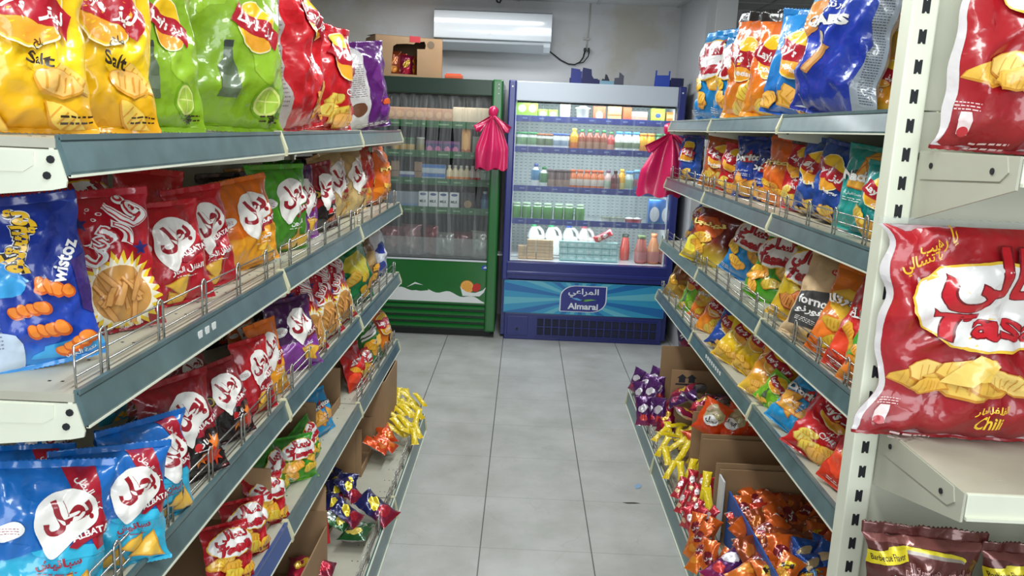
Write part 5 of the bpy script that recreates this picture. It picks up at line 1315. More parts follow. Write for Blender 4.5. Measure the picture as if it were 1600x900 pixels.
def strips(parent, x0, x1, z0, z1, y, n, seed, crumple):
    sc = MB().box((x0, y - .004, z1 - .008), (x1, y + .004, z1 + .004), M_BLACK).build('curtain_rail', parent, (-parent.location.x, -parent.location.y, 0)); r = random.Random(seed)
    w = (x1 - x0) / n * 1.12
    for k in range(n):
        cx = x0 + (k + .5) * (x1 - x0) / n; m = MB(); nz, nx = 26, 7; vs = []; fs = []; ph = r.uniform(0, 6); tw = r.uniform(-.5, .5); zz = z0 + r.uniform(0, .02)
        for j in range(nz + 1):
            t = j / nz; z = z1 + (zz - z1) * t; ga = 1 - .9 * crumple * (.25 + .2 * math.sin(t * 5 + ph)) * math.sin(min(1, t * 1.6) * PI) * r.uniform(.8, 1.0)
            for i in range(nx + 1):
                u = i / nx - .5; x = cx + u * w * ga + crumple * .012 * math.sin(t * 7 + ph); a = tw * math.sin(t * 3 + ph)
                yy = y + (k % 2) * .004 + .014 * math.sin(u * 9 + ph + t * 2) * (.5 + crumple) + u * w * a * .25 + crumple * .012 * noise.noise((u * 6 + ph, t * 9, k))
                vs.append((x, yy, z))
        for j in range(nz):
            for i in range(nx): q = j * (nx + 1) + i; fs.append((q, q + 1, q + nx + 2, q + nx + 1))
        m.add(vs, fs, CLEAR_STRIP, True); m.build('curtain_strip', sc)
# ---- green one
GX0, GX1 = -1.30, -.165
g = empty('drinks_cooler', ((GX0 + GX1) / 2, FY, 0)); tag(g, 'dark green open display cooler with clear strip curtain, left one at the back wall', 'cooler')
ox = (GX0 + GX1) / 2
def gp(name, fn, parent=None):
    m = MB(); fn(m); m.v = [(v[0] - ox, v[1] - FY, v[2]) for v in m.v]; return m.build(name, parent or g)
gp('side_panel', lambda m: m.bbox((GX0, FY, .05), (GX0 + .06, YB - .02, 1.79), M_GREEN, .006))
def gpost(m):
    m.bbox((GX1 - .072, FY - .012, .045), (GX1, FY + .06, 1.795), M_GREEN, .012); m.box((GX1 - .05, FY + .05, .05), (GX1 - .004, YB - .02, 1.785), M_GREEN)
    for z in (1.76, 1.70, 1.735): m.box((GX1 - .032, FY - .0135, z), (GX1 - .026, FY - .012, z + .006), M_WHITE)
gp('front_post', gpost)
gp('header', lambda m: m.bbox((GX0 + .03, FY - .002, 1.685), (GX1 - .072, FY + .10, 1.79), M_GDARK, .006).box((GX0 + .03, FY + .1, 1.74), (GX1 - .05, YB - .02, 1.785), M_GDARK))
gp('liner', lambda m: m.box((GX0 + .06, YB - .10, .5), (GX1 - .05, YB - .06, 1.74), M_LINER_D).box((GX0 + .06, FY + .03, .5), (GX1 - .05, YB - .06, .552), M_LINER_D))
def gfront(m):
    m.bbox((GX0 + .06, FY + .006, .236), (GX1 - .072, FY + .05, .552), M_GREEN, .004)
    m.box((GX0 + .06, FY + .002, .546), (GX1 - .072, FY + .02, .556), M_WHITE)
fp = gp('front_panel', gfront)
def flat(m, pts, y, c, dy=.0006):
    T = tessellate_polygon([[Vector((p[0], p[1], 0)) for p in pts]]); m.add([(p[0], y, p[1]) for p in pts], [tuple(t) for t in T], c)
def gart(m):
    y = FY + .0055; W_ = mat('print_white', (226, 230, 228), .4, coat=.3); G_ = mat('print_lime', (70, 150, 50), .4, coat=.3)
    xs = [GX0 + .07 + k * (GX1 - .08 - GX0 - .07) / 40 for k in range(41)]
    flat(m, [(xs[0], .25)] + [(x, .335 - .055 * ((k / 40 - .45) ** 2) * 4 + .012 * math.sin(k * .9)) for k, x in enumerate(xs)] + [(xs[-1], .25)], y, W_)
    flat(m, [(-.80, .335), (-.76, .375), (-.70, .37), (-.66, .345), (-.64, .33), (-.70, .322), (-.76, .33)], y - .0005, M_GREEN)
    flat(m, [(-.80, .345), (-.74, .385), (-.68, .365), (-.74, .372)], y - .001, W_)
    cx, cz = -.37, .365
    for rr, c in ((.048, mat('print_orange', (226, 140, 40), .4)), (.041, mat('print_pale_orange', (244, 206, 130), .4)), (.037, mat('print_orange2', (236, 164, 60), .4))):
        flat(m, [(cx + rr * math.cos(t * PI / 12), cz + rr * math.sin(t * PI / 12)) for t in range(24)], y - .001 - .0004 * (.05 - rr) * 100, c)
    for t in range(8): a = t * PI / 4; flat(m, [(cx, cz), (cx + .037 * math.cos(a - .03), cz + .037 * math.sin(a - .03)), (cx + .037 * math.cos(a + .03), cz + .037 * math.sin(a + .03))], y - .0024, mat('print_pale_orange'))
    flat(m, [(-.325, .385), (-.30, .395), (-.275, .385), (-.272, .36), (-.295, .335), (-.32, .332), (-.335, .35)], y - .0028, mat('print_strawberry', (196, 44, 40), .4))
    flat(m, [(-.42, .37), (-.405, .35), (-.37, .328), (-.31, .325), (-.26, .345), (-.235, .37), (-.25, .33), (-.28, .30), (-.40, .30)], y - .003, W_)
    flat(m, [(-.245 + .03 * math.cos(t * PI / 10), .508 + .017 * math.sin(t * PI / 10)) for t in range(20)], y, mat('print_blue', (44, 80, 170), .4))
    flat(m, [(-.262, .503), (-.245, .518), (-.228, .503)], y - .0005, W_)
gp('splash_print', gart, fp)
def ggrille(m):
    m.box((GX0 + .06, FY + .02, .045), (GX1 - .072, FY + .05, .236), M_GDARK)
    for k in range(4):
        z = .055 + k * .046; pr = [(FY + .022, z), (FY + .002, z + .008), (FY + .000, z + .022), (FY + .022, z + .036)]; m.prism(pr, 'x', GX0 + .062, GX1 - .076, M_GREEN, False)
gp('grille', ggrille)
gp('base', lambda m: m.box((GX0 + .03, FY + .04, 0), (GX1 - .03, YB - .05, .05), M_BLACK))
GS = [1.475, 1.270, 1.080, .880]
for k, z in enumerate(GS):
    def sh(m): m.box((GX0 + .06, FY + .10, z - .012), (GX1 - .05, YB - .10, z), M_LINER_D).bbox((GX0 + .06, FY + .092, z - .014), (GX1 - .06, FY + .10, z + .034), M_SHELFG, .002)
    so = gp('shelf', sh)
    def lg(m):
        for q in range(9):
            x = GX0 + .12 + q * .115; m.box((x, FY + .0905, z + .004), (x + (.05, .02, .07)[q % 3], FY + .092, z + .014), mat('pale_green_print', (120, 160, 120), .5))
    gp('strip_print', lg, so)
strips(g, GX0 + .07, GX1 - .075, .570, 1.682, FY + .035, 11, 5, .75)
gp('riser', lambda m: m.box((GX0 + .06, FY + .055, .556), (GX1 - .075, FY + .059, .70), M_GLASSY))
# ---- blue one
BX0, BX1 = -.128, 1.065
bl = empty('drinks_cooler', ((BX0 + BX1) / 2, FY, 0)); tag(bl, 'blue and white open display cooler with clear strip curtain, right one at the back wall', 'cooler')
bx = (BX0 + BX1) / 2
def bp(name, fn, parent=None):
    m = MB(); fn(m); m.v = [(v[0] - bx, v[1] - FY, v[2]) for v in m.v]; return m.build(name, parent or bl)
for x0, x1 in ((BX0, BX0 + .052), (BX1 - .052, BX1)):
    def ps(m):
        m.bbox((x0, FY - .012, .43), (x1, FY + .06, 1.797), M_NAVY, .010); m.box((x0 + .004, FY + .05, .02), (x1 - .004, YB - .02, 1.79), M_NAVY)
        m.prism([((x0 + x1) / 2 + .006 * math.cos(t), 1.755 + .006 * math.sin(t)) for t in [q * PI / 4 for q in range(8)]], 'y', FY - .0135, FY - .012, M_WHITE)
    bp('side_post', ps)
bp('header', lambda m: m.bbox((BX0 + .052, FY - .004, 1.664), (BX1 - .052, FY + .10, 1.793), mat('pale_grey_header', (196, 206, 216), .35, coat=.3), .006).box((BX0 + .05, FY + .1, 1.74), (BX1 - .05, YB - .02, 1.785), M_WHITE))
bp('liner', lambda m: m.box((BX0 + .052, YB - .12, .5), (BX1 - .052, YB - .10, 1.74), M_PERF).box((BX0 + .052, FY + .03, .5), (BX1 - .052, YB - .1, .566), M_WHITE).box((BX0 + .052, FY + .06, .56), (BX0 + .056, YB - .1, 1.74), M_WHITE).box((BX1 - .056, FY + .06, .56), (BX1 - .052, YB - .1, 1.74), M_WHITE))
def sill(m): m.bbox((BX0 + .03, FY - .014, .44), (BX1 - .03, FY + .05, .566), M_NAVY_D, .008).bbox((BX0 + .03, FY - .02, .475), (BX1 - .03, FY - .004, .50), M_NAVY, .006)
bp('sill', sill)
PB = lambda n, c: mat(n, c, .35, coat=.4)
def bfront(m):
    m.bbox((BX0 + .02, FY - .004, .196), (BX1 - .035, FY + .04, .432), PB('print_cyan', (44, 148, 190)), .003)
fb = bp('front_panel', bfront)
def clip_poly(pts, x0, x1, z0, z1):
    for ax, az, k in ((1, 0, x1), (-1, 0, -x0), (0, 1, z1), (0, -1, -z0)):
        if len(pts) > 2: pts = _clip(pts, ax, az, k)
    return pts
def brays(m):
    x0, x1, z0, z1 = BX0 + .024, BX1 - .039, .200, .428
    cx, cz = .42, .315
    for k in range(20):
        a = k * 2 * PI / 20 + .10; da = .082
        pg = clip_poly([(cx, cz), (cx + 1.6 * math.cos(a - da), cz + 1.0 * math.sin(a - da)), (cx + 1.6 * math.cos(a + da), cz + 1.0 * math.sin(a + da))], x0, x1, z0, z1)
        if len(pg) > 2: flat(m, pg, FY - .0046, PB('print_ray_blue', (18, 104, 170)) if k % 2 else PB('print_pale_cyan', (96, 178, 198)))
bp('ray_print', brays, fb)
def blogo(m):
    def outline(s):
        pts = []; x0, x1, z0, z1 = .455 - .165 * s, .455 + .165 * s, .315 - .095 * s, .315 + .095 * s; r = .085 * s
        pts += [(x1, z1)]; pts += [(x0 + r * 1.3 - r * 1.3 * math.sin(t * PI / 16), z1 - r + r * math.cos(t * PI / 16)) for t in range(9)]
        pts += [(x0, z0)]; pts += [(x1 - r * 1.3 + r * 1.3 * math.sin(t * PI / 16), z0 + r - r * math.cos(t * PI / 16)) for t in range(9)]
        return pts
    flat(m, outline(1.0), FY - .0052, PB('print_white2', (226, 230, 238))); flat(m, outline(.955), FY - .0058, PB('print_logo_navy', (38, 46, 130)))
    def tx(word, cx, cz, h, w, mm, bold):
        P, T = glyphs(word, bold, 0, 4); sx = w / (P[:, 0].max() - P[:, 0].min()); m.add([(cx + p[0] * sx, FY - .0066, cz + p[1] * h) for p in P], T, mm)
    tx('المراعي', .455, .358, .066, .215, PB('print_white2', (226, 230, 238)), .02); tx('Almarai', .455, .262, .046, .215, PB('print_white2', (226, 230, 238)), .03)
    flat(m, [(.37, .318), (.41, .322), (.44, .310), (.48, .305), (.45, .300), (.41, .306)], FY - .0064, PB('print_sky', (90, 170, 220)))
    flat(m, [(.43, .303), (.47, .312), (.51, .316), (.55, .311), (.51, .306), (.47, .298)], FY - .0064, PB('print_leaf', (110, 180, 80)))
bp('emblem', blogo, fb)
bp('base', lambda m: m.bbox((BX0 + .03, FY + .004, 0), (BX1 - .04, FY + .06, .194), M_NAVY_D, .006).box((BX0 + .03, FY + .06, 0), (BX1 - .04, YB - .05, .194), M_NAVY_D))
bp('service_hatch', lambda m: m.bbox((BX0 + .05, FY - .001, .03), (BX0 + .20, FY + .006, .17), M_NAVY_D, .003).box((BX0 + .115, FY - .0025, .07), (BX0 + .13, FY + .0, .085), M_BLACK))
def bgr(m):
    m.box((.13, FY + .0, .035), (.99, FY + .005, .165), mat('grille_dark', (18, 22, 52), .6))
    for k in range(17): m.box((.13 + k * .0535, FY - .005, .035), (.138 + k * .0535, FY + .003, .165), M_NAVY_D)
    for z in (.035, .098, .16): m.box((.13, FY - .006, z), (.995, FY + .002, z + .006), M_NAVY_D)
bp('grille', bgr)
BS = [1.545, 1.335, 1.065, .835]
for z in BS:
    def sh(m): m.box((BX0 + .056, FY + .10, z - .012), (BX1 - .056, YB - .13, z), M_WHITE).bbox((BX0 + .056, FY + .092, z - .016), (BX1 - .056, FY + .10, z + .026), M_SHELFB, .002)
    so = bp('shelf', sh)
    def lg(m):
        for q in range(9): x = BX0 + .10 + q * .115; m.box((x, FY + .0905, z + .002), (x + .034, FY + .092, z + .012), mat('pale_blue_print', (110, 130, 190), .5))
    bp('strip_print', lg, so)
def lamp(m): m.box((BX0 + .1, FY + .11, 1.70), (BX1 - .1, FY + .13, 1.715), mat('cooler_lamp', (255, 255, 255), emit=(240, 250, 255), emit_s=6))
bp('lamp', lamp)
strips(bl, BX0 + .06, BX1 - .06, .585, 1.660, FY + .035, 12, 8, .35)
area('cooler_lamp_or_fill', (.47, FY + .075, 1.66), (1.0, .04), 3.2, (.92, .98, 1.0), (math.radians(20), 0, 0))
for z in BS: area('shelf_fill_light', (.47, FY + .115, z - .022), (1.0, .03), 1.9, (.92, .98, 1.0), (math.radians(40), 0, 0))  # added fill under each shelf edge, brightens the goods and back
area('cooler_lamp_or_fill', (-.73, FY + .075, 1.67), (.9, .04), 1.8, (1.0, .95, .88), (math.radians(20), 0, 0))  # added warm fill under the green header, no lamp known there

# ------------------------------------------------------------------ goods inside the coolers
def pm(c, r=.45): return mat('pack_%d_%d_%d' % tuple(c), c, r, coat=.2)
def pack(w, d, h, c, label, group, band=None, word=None, patch=None, wc=(40, 40, 60), name='carton_pack', cat='carton'):
    o = MB().bbox((-w / 2, -d / 2, 0), (w / 2, d / 2, h), pm(c), min(.004, w * .06)).build(name); tag(o, label, cat, group)
    m = MB(); y = -d / 2 - .0006
    if band: m.box((-w / 2 + .0005, y, band[0] * h), (w / 2 - .0005, y + .001, band[1] * h), pm(band[2]))
    if patch: flat(m, [(patch[1] * w * math.cos(t * PI / 10), h * patch[2] + patch[3] * h * math.sin(t * PI / 10)) for t in range(20)], y - .0004, pm(patch[0]))
    if word:
        P, T = glyphs(word, .03, 0, 1); sx = w * .72 / (P[:, 0].max() - P[:, 0].min()); m.add([(p[0] * sx, y - .0009, h * .5 + p[1] * min(.2 * h, sx * 1.2)) for p in P], T, pm(wc))
    if m.v: m.build('label', o)
    return o
def bottle(r, h, c, cap, label, group, lab=None, neck=.42, shoulder=.68, name='bottle', cat='bottle', wide=False):
    nr = r * neck; pr = [(r * .86, 0), (r, .06 * h), (r, shoulder * h * .95), (r * .93, shoulder * h), (nr * 1.1, h * .84), (nr, h * .87), (nr, h * .90)]
    if wide: pr = [(r * .9, 0), (r, .05 * h), (r, .80 * h), (r * .9, .88 * h), (r * .88, .9 * h)]; nr = r * .86
    o = MB().lathe(pr, (0, 0, 0), pm(c, .25), 14).build(name); tag(o, label, cat, group)
    MB().lathe([(nr * 1.12, h * .885), (nr * 1.16, h * .89), (nr * 1.16, h * .99), (nr * 1.02, h)], (0, 0, 0), pm(cap), 12).build('cap', o)
    if lab: MB().lathe([(r * 1.004, lab[0] * h), (r * 1.012, lab[0] * h + .001), (r * 1.012, lab[1] * h), (r * 1.004, lab[1] * h + .001)], (0, 0, 0), pm(lab[2]), 14).build('label', o)
    return o
def tub(r, h, c, lid, label, group):
    o = MB().lathe([(r * .78, 0), (r * .80, .004), (r * .97, h * .9), (r, h * .9)], (0, 0, 0), pm(c), 16).build('tub'); tag(o, label, 'tub', group)
    MB().lathe([(r * 1.05, h * .88), (r * 1.07, h * .89), (r * 1.07, h * .98), (r * .6, h * .99), (r * .56, h * 1.06), (r * .3, h * 1.1)], (0, 0, 0), pm(lid), 16).build('lid', o); return o
def jug(c, cap, label, group):
    m = MB().bbox((-.062, -.05, 0), (.062, .05, .17), pm(c, .35), .022)
    m.lathe([(.055, .15), (.05, .18), (.036, .215), (.022, .24), (.02, .25)], (-.022, 0, 0), pm(c, .35), 14)
    o = m.build('milk_jug'); tag(o, label, 'jug', group)
    MB().tube([(-.005, 0, .232), (.022, 0, .236), (.050, 0, .210), (.066, 0, .165), (.066, 0, .12), (.055, 0, .09)], [.014, .015, .015, .015, .015, .014], pm(c, .35), 8).build('handle', o)
    MB().lathe([(.024, .245), (.025, .246), (.025, .268), (.022, .27)], (-.022, 0, 0), pm(cap), 12).build('cap', o); o.scale = (.84, .84, .84); return o
def row(proto, pxs, pz, y, label=None, dz=0.0, step=None, rz=0.0):
    """the things of a row, standing on height pz at these picture columns"""
    out = []
    for k, px in enumerate(pxs):
        o = proto if k == 0 else copy_tree(proto)
        yy = y + (step * k if step else 0)
        P = None
        v = 300.0
        for _ in range(6):                       # column px on the plane y, at height pz
            P = at_y(px, v, yy); v = proj((P.x, yy, pz))[1]
        o.location = (P.x, yy, pz + dz); o.rotation_euler = (0, 0, rz + RND.uniform(-.06, .06)); out.append(o)
    return out
Yr = FY + .16
E3 = .0015
# green cooler
row(pack(.088, .08, .115, (150, 116, 92), 'tan carton in the top row of the green cooler', 'tan cartons, top row of the green cooler', (.0, .3, (120, 84, 66)), None, ((170, 140, 112), .3, .6, .2)), [612, 627, 642, 657, 672, 687, 700], GS[0] + E3, Yr)
row(pack(.075, .08, .13, (176, 164, 140), 'pale carton in the top row of the green cooler', 'pale cartons, top row of the green cooler', (.0, .2, (150, 140, 120))), [716, 730, 744, 757], GS[0] + E3, Yr)
row(bottle(.032, .115, (70, 96, 66), (40, 110, 60), 'small green-capped jar on second shelf of the green cooler', 'green-capped jars', (.15, .6, (196, 160, 90)), wide=True), [618, 630, 641], GS[1] + E3, Yr)
row(bottle(.03, .12, (150, 150, 130), (196, 196, 190), 'pale jar beside the purple cups in the green cooler', None, (.1, .6, (150, 140, 90)), wide=True), [657], GS[1] + E3, Yr)
row(pack(.058, .06, .10, (116, 66, 120), 'purple and pink cup pack on second shelf of the green cooler', 'purple cup packs', (.55, .8, (60, 60, 110)), None, ((206, 120, 160), .32, .4, .25), name='cup_pack', cat='cup pack'), [672, 685, 699, 712], GS[1] + E3, Yr)
row(pack(.062, .05, .20, (206, 150, 84), 'tall orange slab pack standing in the green cooler', None, (.1, .25, (180, 100, 50)), None, ((226, 180, 120), .3, .5, .3)), [728], GS[1] + E3, Yr - .02)
row(pack(.05, .06, .14, (120, 132, 116), 'grey-green pack right of the orange slab pack', 'grey packs', None), [744, 756], GS[1] + E3, Yr)
row(pack(.062, .06, .07, (190, 196, 206), 'small white and blue carton, lower of its stack, third shelf of green cooler', 'white-blue small cartons', (.3, .7, (70, 90, 150))), [632, 643], GS[2] + E3, Yr)
row(pack(.055, .06, .14, (156, 124, 100), 'brown carton on third shelf of the green cooler', 'brown cartons, third shelf of the green cooler', (.5, .55, (110, 80, 60))), [618, 654], GS[2] + E3, Yr)
a = row(pack(.058, .06, .062, (176, 190, 200), 'white carton with blue top, bottom of its stack, third shelf of green cooler', 'blue-topped cartons, bottom row', (.6, .98, (50, 110, 180))), [666, 678, 690], GS[2] + E3, Yr)
for o in a:
    for q in (1,):
        c = copy_tree(o); c.location.z += .0635 * q; c['label'] = 'white carton with blue top, stacked on another, third shelf of green cooler'; c['group'] = 'blue-topped cartons, upper row'
row(bottle(.024, .125, (222, 206, 170), (226, 226, 220), 'small cream bottle with orange foot, third shelf of green cooler', 'cream bottles with orange foot', (.05, .35, (226, 130, 40))), [702, 711, 720, 729], GS[2] + E3, Yr)
row(bottle(.024, .125, (222, 212, 206), (226, 226, 220), 'small white bottle with red foot, third shelf of green cooler', 'white bottles with red foot', (.05, .35, (200, 70, 60))), [738, 747], GS[2] + E3, Yr)
row(bottle(.034, .10, (196, 214, 206), (220, 226, 224), 'pale green tub by the right post, third shelf of green cooler', 'pale green tubs', None, wide=True, name='tub', cat='tub'), [757, 766], GS[2] + E3, Yr)
row(pack(.075, .07, .13, (136, 146, 160), 'grey and blue carton on fourth shelf of the green cooler', 'grey-blue cartons', (.0, .35, (110, 140, 180))), [616, 632, 646], GS[3] + E3, Yr)
mk = row(pack(.066, .066, .135, (222, 224, 226), 'tall white milk carton in the row of four, green cooler', 'white milk cartons', None, 'MILK', ((60, 80, 130), .34, .86, .07)), [662, 677, 693, 710], GS[3] + E3, Yr)
row(pack(.09, .06, .14, (44, 40, 40), 'black printed pouch beside the milk cartons', None, None, None, ((170, 140, 100), .3, .4, .2), name='pouch', cat='pouch'), [731], GS[3] + E3, Yr)
row(bottle(.03, .15, (56, 96, 136), (190, 196, 206), 'blue bottle by the right post of the green cooler', None, (.2, .6, (80, 120, 160))), [757], GS[3] + E3, Yr)
def crumpled_bag(px, py, Y, w, h, c, label, clear=False):
    P = at_y(px, py, Y); d = Art(1.1, c, mat=FOIL); body, _, F, B = bag_mesh(d, w, h, w * .55, int(px), 12, 14, 1.8, 0, split=False)
    o = link('food_bag', body); tag(o, label, 'food bag'); o.location = (P.x, Y, .556); o.rotation_euler = (math.radians(-8), 0, RND.uniform(-.5, .5)); return o
for px, w, h, c, l in ((612, .16, .20, (150, 96, 104), 'pinkish bag heaped at left in the bottom of the green cooler'), (640, .16, .22, (160, 120, 124), 'pale pink bag, second in the bottom heap of the green cooler'), (668, .15, .22, (120, 30, 44), 'dark red bag in the bottom heap of the green cooler'),
                       (695, .14, .17, (150, 146, 142), 'grey bag in the middle of the bottom heap, green cooler'), (722, .15, .18, (110, 60, 66), 'dusky red bag in the bottom heap of the green cooler'), (748, .15, .19, (168, 166, 160), 'pale grey bag at right in the bottom heap of the green cooler')):
    crumpled_bag(px, 400, Yr, w, h, c, l)
# blue cooler
row(pack(.078, .07, .115, (140, 186, 60), 'tall lime-green carton with white heart patch, top row of the blue cooler', 'tall lime-green cartons', None, None, ((226, 234, 226), .34, .62, .22)), [815, 831], BS[0] + E3, Yr)
row(pack(.066, .07, .070, (140, 190, 64), 'short lime-green carton with white heart patch, top row of the blue cooler', 'short lime-green cartons', None, None, ((226, 234, 226), .36, .55, .26)), [848, 863], BS[0] + E3, Yr)
row(pack(.07, .07, .11, (226, 224, 190), 'cream carton between lime-green cartons and white tub', None, None, None, ((214, 206, 160), .2, .4, .12)), [882], BS[0] + E3, Yr)
row(tub(.05, .095, (226, 232, 228), (232, 236, 234), 'white lidded tub in the top row of the blue cooler', None), [910], BS[0] + E3, Yr)
row(pack(.085, .07, .105, (200, 112, 76), 'orange carton with round print, just right of the white tub', None, None, None, ((236, 206, 170), .3, .4, .3)), [935], BS[0] + E3, Yr)
row(pack(.095, .07, .11, (226, 186, 120), 'cream and orange striped carton, top row of the blue cooler', None, (.4, .5, (196, 110, 60)), None, None), [959], BS[0] + E3, Yr)
row(pack(.06, .07, .105, (206, 100, 56), 'small orange carton right of the striped one', None, (.1, .3, (190, 90, 90))), [978], BS[0] + E3, Yr)
row(pack(.062, .06, .08, (200, 150, 130), 'small pinkish carton with white top, top row of the blue cooler', 'pinkish cartons, top row', (.6, .98, (226, 226, 222))), [991, 1003], BS[0] + E3, Yr)
row(pack(.095, .07, .105, (150, 196, 40), 'lime and yellow carton framed in dark green, top row of the blue cooler', None, (.30, .75, (226, 226, 80)), None, ((60, 90, 140), .2, .55, .15)), [1026], BS[0] + E3, Yr)
row(pack(.08, .07, .085, (226, 150, 70), 'orange carton at right end of the blue cooler top row', None, (.5, .8, (236, 206, 150))), [1048], BS[0] + E3, Yr)
row(bottle(.042, .12, (226, 230, 228), (50, 150, 90), 'white yoghurt pot with green lid, second shelf of the blue cooler', 'pots with green lids', (.3, .7, (120, 160, 120)), wide=True, name='pot', cat='pot'), [815, 831], BS[1] + E3, Yr)
row(bottle(.038, .115, (226, 228, 224), (176, 110, 70), 'white pot with brown lid, second shelf of the blue cooler', 'pots with brown lids', (.3, .7, (110, 130, 100)), wide=True, name='pot', cat='pot'), [844, 857], BS[1] + E3, Yr)
row(bottle(.038, .12, (226, 230, 234), (60, 100, 190), 'white pot with blue lid, second shelf of the blue cooler', 'pots with blue lids', (.3, .6, (140, 160, 180)), wide=True, name='pot', cat='pot'), [869, 881], BS[1] + E3, Yr)
row(bottle(.032, .16, (226, 166, 40), (226, 200, 60), 'yellow mango bottle, second shelf of the blue cooler', None, (.1, .4, (200, 110, 40))), [896], BS[1] + E3, Yr)
row(bottle(.03, .155, (150, 84, 66), (40, 120, 70), 'red-brown juice bottle with green cap, second shelf of the blue cooler', 'red-brown juice bottles', (.1, .45, (160, 120, 96))), [908, 920, 931, 942], BS[1] + E3, Yr)
row(bottle(.03, .145, (200, 80, 76), (60, 120, 70), 'red juice bottle next to the white ones with blue caps', None, (.1, .4, (190, 140, 120))), [953], BS[1] + E3, Yr)
row(bottle(.036, .15, (222, 226, 222), (60, 140, 210), 'white bottle with sky-blue cap, second shelf of the blue cooler', 'white bottles with sky-blue caps', (.25, .5, (120, 140, 110)), .6), [966, 979, 992], BS[1] + E3, Yr)
row(bottle(.034, .145, (236, 176, 50), (226, 140, 60), 'yellow-orange bottle, second shelf of the blue cooler', 'yellow-orange bottles', (.1, .4, (220, 140, 50)), .7), [1003, 1015], BS[1] + E3, Yr)
row(bottle(.033, .145, (60, 130, 84), (50, 110, 60), 'green bottle half behind the pink bag, blue cooler', 'green bottles', (.1, .45, (190, 180, 80)), .7), [1028, 1039, 1050], BS[1] + E3, Yr)
row(bottle(.032, .175, (222, 228, 230), (40, 66, 130), 'white bottle with navy cap and blue label, third shelf of the blue cooler', None, (.35, .75, (90, 140, 180))), [836], BS[2] + E3, Yr)
row(bottle(.034, .155, (222, 230, 224), (40, 120, 70), 'white bottle with green cap and label, third shelf of the blue cooler', None, (.3, .72, (90, 140, 100))), [849], BS[2] + E3, Yr)
row(bottle(.036, .14, (112, 92, 92), (80, 66, 70), 'brown drink bottle, third shelf of the blue cooler', 'brown drink bottles', (.1, .5, (150, 126, 116)), wide=True), [861, 873, 883], BS[2] + E3, Yr)
row(bottle(.030, .145, (206, 120, 76), (206, 96, 50), 'orange bottle with pale middle, third shelf of the blue cooler', 'orange bottles', (.25, .55, (206, 196, 186)), .62), [894, 905, 916, 927, 937], BS[2] + E3, Yr)
row(bottle(.032, .15, (206, 180, 176), (120, 80, 110), 'pale pink bottle with purple cap, third shelf of the blue cooler', None, (.2, .5, (160, 180, 160))), [949], BS[2] + E3, Yr)
row(bottle(.030, .15, (92, 30, 40), (60, 24, 30), 'dark red bottle beside the yellow one, third shelf of the blue cooler', None, (.1, .4, (120, 50, 50))), [960], BS[2] + E3, Yr - .02)
row(bottle(.032, .16, (226, 170, 50), (232, 180, 60), 'yellow bottle beside the dark red one, third shelf of the blue cooler', None, (.1, .4, (206, 190, 120))), [970], BS[2] + E3, Yr + .02)
row(bottle(.034, .15, (190, 206, 206), (90, 150, 210), 'pale bottle with blue cap right of the yellow one', None, (.2, .6, (150, 176, 150)), .7), [982], BS[2] + E3, Yr)
row(bottle(.033, .16, (90, 126, 160), (120, 170, 210), 'blue bottle with red print near the pink bag', None, (.3, .6, (150, 90, 110)), .8), [995], BS[2] + E3, Yr)
row(bottle(.033, .17, (160, 200, 200), (90, 190, 220), 'pale green bottle with cyan cap half hidden by the pink bag', None, (.2, .6, (190, 200, 120)), .7), [1008], BS[2] + E3, Yr)
row(bottle(.034, .13, (206, 222, 210), (150, 180, 150), 'white bottle with green label, fourth shelf of the blue cooler', 'white and green bottles', (.12, .8, (86, 140, 80)), .7), [806, 822, 839, 855, 872, 888, 905], BS[3] + E3, Yr)
row(tub(.034, .05, (206, 212, 200), (120, 130, 116), 'small pale cup on fourth shelf of the blue cooler', 'small pale cups'), [946, 957, 968], BS[3] + E3, Yr)
row(tub(.034, .05, (206, 60, 70), (226, 226, 226), 'small red cup on fourth shelf of the blue cooler', 'small red cups'), [983, 995], BS[3] + E3, Yr)
row(pack(.085, .07, .19, (54, 110, 180), 'tall blue carton with white patch, right end of the fourth shelf, blue cooler', 'tall blue cartons', (.0, .14, (60, 140, 120)), None, ((220, 224, 230), .40, .45, .28)), [1020, 1038], BS[3] + E3, Yr)
DZ = .5675
jy = FY + .28
for px, c, cap, l in ((836, (228, 232, 232), (50, 180, 110), 'white milk jug with green cap, leftmost of four in the blue cooler'), (863, (228, 232, 232), (60, 190, 130), 'white milk jug with green cap, second of four in the blue cooler'), (890, (214, 218, 216), (40, 80, 180), 'white milk jug with blue cap in the blue cooler'), (914, (216, 206, 204), (190, 80, 100), 'white milk jug with red cap in the blue cooler')):
    row(jug(c, cap, l, None), [px], .579, jy)
MB().bbox((-.50, -.08, 0), (.12, .08, .010), M_WHITE, .003).build('jug_riser'); o = bpy.data.objects['jug_riser']; o.location = (.33, jy, DZ); tag(o, 'white step under the milk jugs in the blue cooler', 'step')
for lv in range(3):
    row(pack(.062, .05, .046, (206, 176, 140), 'small tan carton stacked at left in the blue cooler' + (' bottom', ', bottom layer', ', middle layer', ', top layer')[lv + 1], 'tan cartons, layer ' + 'abc'[lv], (.44, .5, (160, 130, 100))), [816, 830, 844, 857][(1 if lv == 2 else 0):], DZ + lv * .047, FY + .135)
for lv in range(3):
    row(pack(.060, .05, .046, (166, 206, 206), 'small pale teal carton stacked in the blue cooler' + (', bottom layer', ', middle layer', ', top layer')[lv], 'teal cartons, layer ' + 'abc'[lv], (.0, .08, (60, 140, 150)), None, ((200, 226, 226), .3, .5, .2)), [880, 893, 906, 919, 932, 945, 958], DZ + lv * .047, FY + .135)
row(bottle(.045, .20, (170, 90, 80), (90, 110, 70), 'brown-red juice jar with wide lid, left of the three in the blue cooler', None, (.05, .4, (186, 110, 110)), .6, .5), [1000], DZ, FY + .15)
